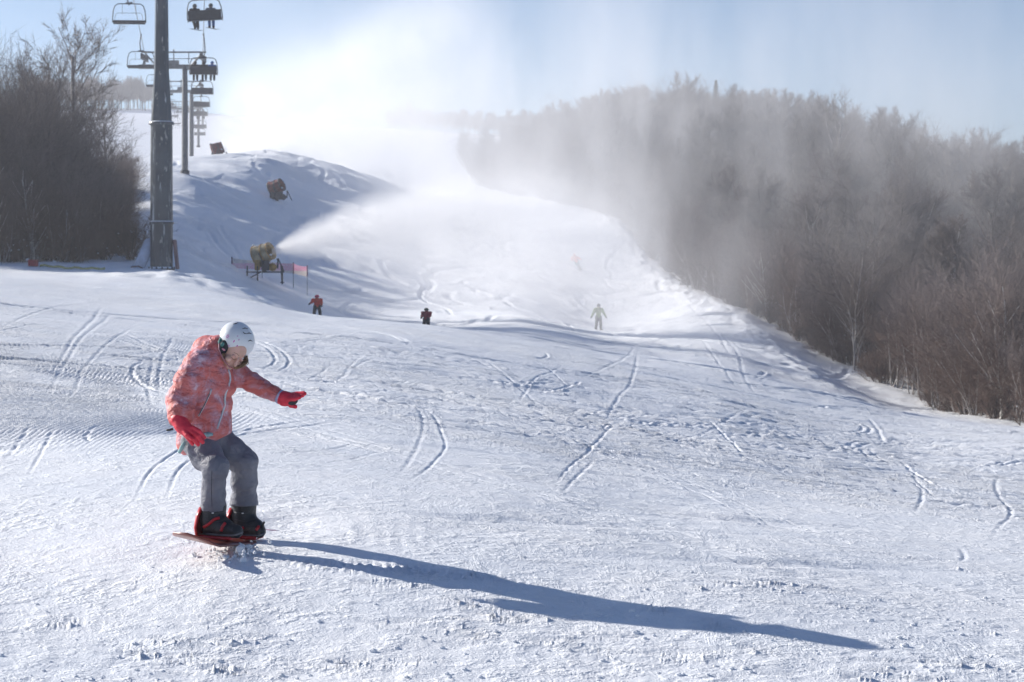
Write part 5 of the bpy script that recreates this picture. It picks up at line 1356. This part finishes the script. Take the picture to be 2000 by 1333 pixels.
# boots
M_BOOT, nb, b = new_mat('boot_black'); v = nb.coord('Object')
nb.L.new(nb.mixc(nb.step(nb.noise(v, 40, 4), .5, .75), (.014,.015,.018), (.05,.05,.055)), b.inputs['Base Color']); b.inputs['Roughness'].default_value = .5
nb.L.new(nb.bump(nb.noise(v, 55, 3), .4, .006), b.inputs['Normal'])
def boot(x0, Y, dY, dx):
    """heel at photo column x0; toe to the right and slightly nearer"""
    def q(px, py, dd=0): return g(x0+px, py, Y+dd)
    def f(p):
        d = chain(p, [(q(26,990),25),(q(25,1012),23.5),(q(26,1026),22)], .02, .002, 90, 1)
        d = smin(d, chain(p, [(q(22,1030),17),(q(48,1035,dY*.6),15.5),(q(70+dx,1038,dY),13.5)], .02, .0015, 120), .03)
        d = smin(d, chain(p, [(q(30,1018),19),(q(50,1029,dY*.6),15)], .02), .02)
        return smax(d, -(p[:,2]-q(0,1047)[2]), .006)
    return f
b1 = boot(391, 10.90, -.10, 0); b2 = boot(450, 11.15, -.08, -14)
for f, x0, Y, xe in ((b1, 391, 10.90, 476), (b2, 450, 11.15, 522)):
    lo = np.array([g(x0-8,0,Y)[0], Y-.24, g(0,1052,Y)[2]]); hi = np.array([g(xe+8,0,Y)[0], Y+.16, g(0,984,Y)[2]]); gobj('boot', f, lo, hi, .0048, M_BOOT)
for f, pts in ((b1, [(397,1042),(425,1045),(455,1046),(474,1040)]), (b2, [(456,1042),(480,1046),(505,1046),(518,1041)])):
    gtube('boot_sole', [surf(f, a, b_, .0015, 10.6, 11.3) for a, b_ in polyl(pts, 10)], .0055, simple('sole_grey', (.16,.15,.16), .6), 6)
for f, pts in ((b1, [(405,1000),(425,1003),(440,1000)]), (b1, [(402,1016),(425,1020),(443,1014)]), (b2, [(458,1001),(480,1003),(494,1000)]), (b2, [(458,1014),(480,1019),(500,1014)]), (b2, [(470,1028),(490,1028),(507,1026)])):
    gtube('boot_lace', [surf(f, a, b_, .001, 10.6, 11.3) for a, b_ in polyl(pts, 8)], .0028, M_DARK, 5)
for px, py, f in ((415.5,1002.5,b1), (474,1003,b2)):
    q = surf(f, px, py, .002, 10.6, 11.3); lo, hi = bounds([q], .012); gobj('boot_eyelet', lambda p, q=q: ell(p, q, (.0075,.003,.0035)), lo, hi, .0018, M_GLASS)

# ---------------------------------------------------------------- snowboard, its own thing
Nn, Tt = g(384,1060,10.62), g(522,1052,11.40); ctr = (Nn+Tt)/2
axb = (Nn-Tt); LB = np.linalg.norm(axb); axb /= LB; up0 = np.array([0,0,1.]); wd = np.cross(up0, axb); wd /= np.linalg.norm(wd)
roll = math.radians(9); nrm = np.cross(axb, wd); wd2 = wd*math.cos(roll)+nrm*math.sin(roll)*(1 if wd[1] > 0 else -1); nrm2 = np.cross(axb, wd2); 
if nrm2[2] < 0: nrm2 = -nrm2
sb = empty('snowboard', tuple(ctr)); tag(sb, 'red snowboard with red bindings under the girl, its nose lifted clear of the snow', 'snowboard')
LB = 1.08
M_SBT, nb, b = new_mat('board_topsheet'); v = nb.coord('Object'); x_, y_, z_ = nb.xyz(v)
tt = nb.m('ADD', nb.mul(x_, float(axb[0])), nb.mul(y_, float(axb[1])))
c = nb.mixc(nb.step(tt, -.30, -.285), (.36,.18,.25), (.19,.045,.032)); n_ = nb.noise(v, 6, 3, .5, 1)
c = nb.mixc(nb.mul(nb.step(n_, .55, .6), nb.step(tt, -.42, -.40, 1, 0)), c, (.6,.6,.68)); nb.L.new(c, b.inputs['Base Color']); b.inputs['Roughness'].default_value = .3; b.inputs['Coat Weight'].default_value = .15
vs = []; fs = []; NS = 28
for i in range(NS+1):
    t = -.5+i/NS; e = abs(t)*2; hw = .130*(1-.10*math.cos(t*math.pi)**2)*math.sqrt(max(0, 1-max(0, (e-.80)/.20)**2.2))+.002
    lift = (.045 if t > 0 else .035)*max(0, (e-.70)/.30)**1.7
    c0 = axb*t*LB+nrm2*lift
    for sx, dz in ((-1,0), (-.5,.0), (.5,.0), (1,0), (1,.010), (.5,.011), (-.5,.011), (-1,.010)): vs.append(Vector(c0+wd2*hw*sx+nrm2*dz))
for i in range(NS):
    for k in range(8): fs.append((i*8+k, i*8+(k+1)%8, (i+1)*8+(k+1)%8, (i+1)*8+k))
fs += [tuple(reversed(range(8))), tuple(NS*8+k for k in range(8))]
m = MB(); m.add(vs, fs); m.build('deck', M_SBT, sb, True)
M_BIND = simple('binding_red', (.50,.025,.03), .38, var=.15)
toe_dir = np.array([.92,-.32,0.]); toe_dir /= np.linalg.norm(toe_dir); sd_ = np.array([.32,.92,0.])
for x0, Y, Lb in ((391,10.90,1.0), (450,11.15,.86)):
    h0 = g(x0+2,1047,Y)-ctr; m = MB()
    Rb = Matrix((toe_dir, sd_, (0,0,1))).transposed()
    m.box(Vector(h0+toe_dir*.095*Lb+np.array([0,0,.000])), (.22*Lb,.115,.020), Rb); bp = m.build('binding_base', M_BIND, sb, bevel=.008)
    m = MB(); 
    for k, (hz, bw, bk) in enumerate(((0,.062,0), (.05,.058,-.012), (.11,.045,-.004), (.155,.028,.012))):
        for s in range(7):
            a = -1.25+2.5*s/6; p_ = h0+toe_dir*(.030+bk-math.cos(a)*.045)+sd_*math.sin(a)*bw*1.12+np.array([0,0,hz]); m.v.append(tuple(p_))
    for k in range(3):
        for s in range(6): a = k*7+s; m.f.append((a, a+1, a+8, a+7))
    hb_ = m.build('highback', M_BIND, sb, True); md = hb_.modifiers.new('t', 'SOLIDIFY'); md.thickness = .008
for f, st in ((b1, ([(398,1030),(408,1024),(420,1014),(429,1012)], [(432,1038),(434,1030),(440,1022)])), (b2, ([(470,1036),(476,1030)], [(500,1036),(506,1028)]))):
    for pts in st:
        q = [surf(f, a, b_, .004, 10.6, 11.3)-ctr for a, b_ in polyl(pts, 8)]; m = MB(); m.tube([Vector(x) for x in q], .0085, 6); m.build('binding_strap', M_BIND, sb, True)
m = MB(); m.tube([Vector(g(512,1034,11.05)-ctr), Vector(g(513,1027,11.04)-ctr), Vector(g(516,1020,11.03)-ctr)], [.007,.0055,.006], 6); m.build('strap_ladder', M_BOOT, sb, True)
# lumps of snow thrown up round the board
bm = bmesh.new(); rr_ = random.Random(5)
for i in range(150):
    t = rr_.gauss(0, .30); q = g(462+55*rr_.gauss(0,.55), 1066+rr_.gauss(0,3.5), 10.80+rr_.gauss(0,.10)); zz = Zat(q[0], q[1])
    r = abs(rr_.gauss(0, .007))+.003
    bmesh.ops.create_icosphere(bm, subdivisions=1, radius=r, matrix=Matrix.Translation((q[0], q[1], zz+rr_.uniform(-.3, 1.0)*r+max(0, rr_.gauss(.0,.018)))))
for i in range(220):
    px = rr_.uniform(-50, 2050); py = 1333-abs(rr_.gauss(0, 110)); q = hit(px, py) if i % 1 == 0 else None
    r = abs(rr_.gauss(0, .006))+.003; 
    bmesh.ops.create_icosphere(bm, subdivisions=1, radius=r, matrix=Matrix.Translation((q[0], q[1], Zat(q[0], q[1])+r*.2)) @ Matrix.Diagonal((1.3, 1, .7, 1)))
me_ = bpy.data.meshes.new('snow_crumbs'); bm.to_mesh(me_); bm.free(); o = link('snow_crumbs', me_, snow); tag(o, 'loose crumbs of snow on the foreground slope and round the snowboard', 'snow', kind='stuff')
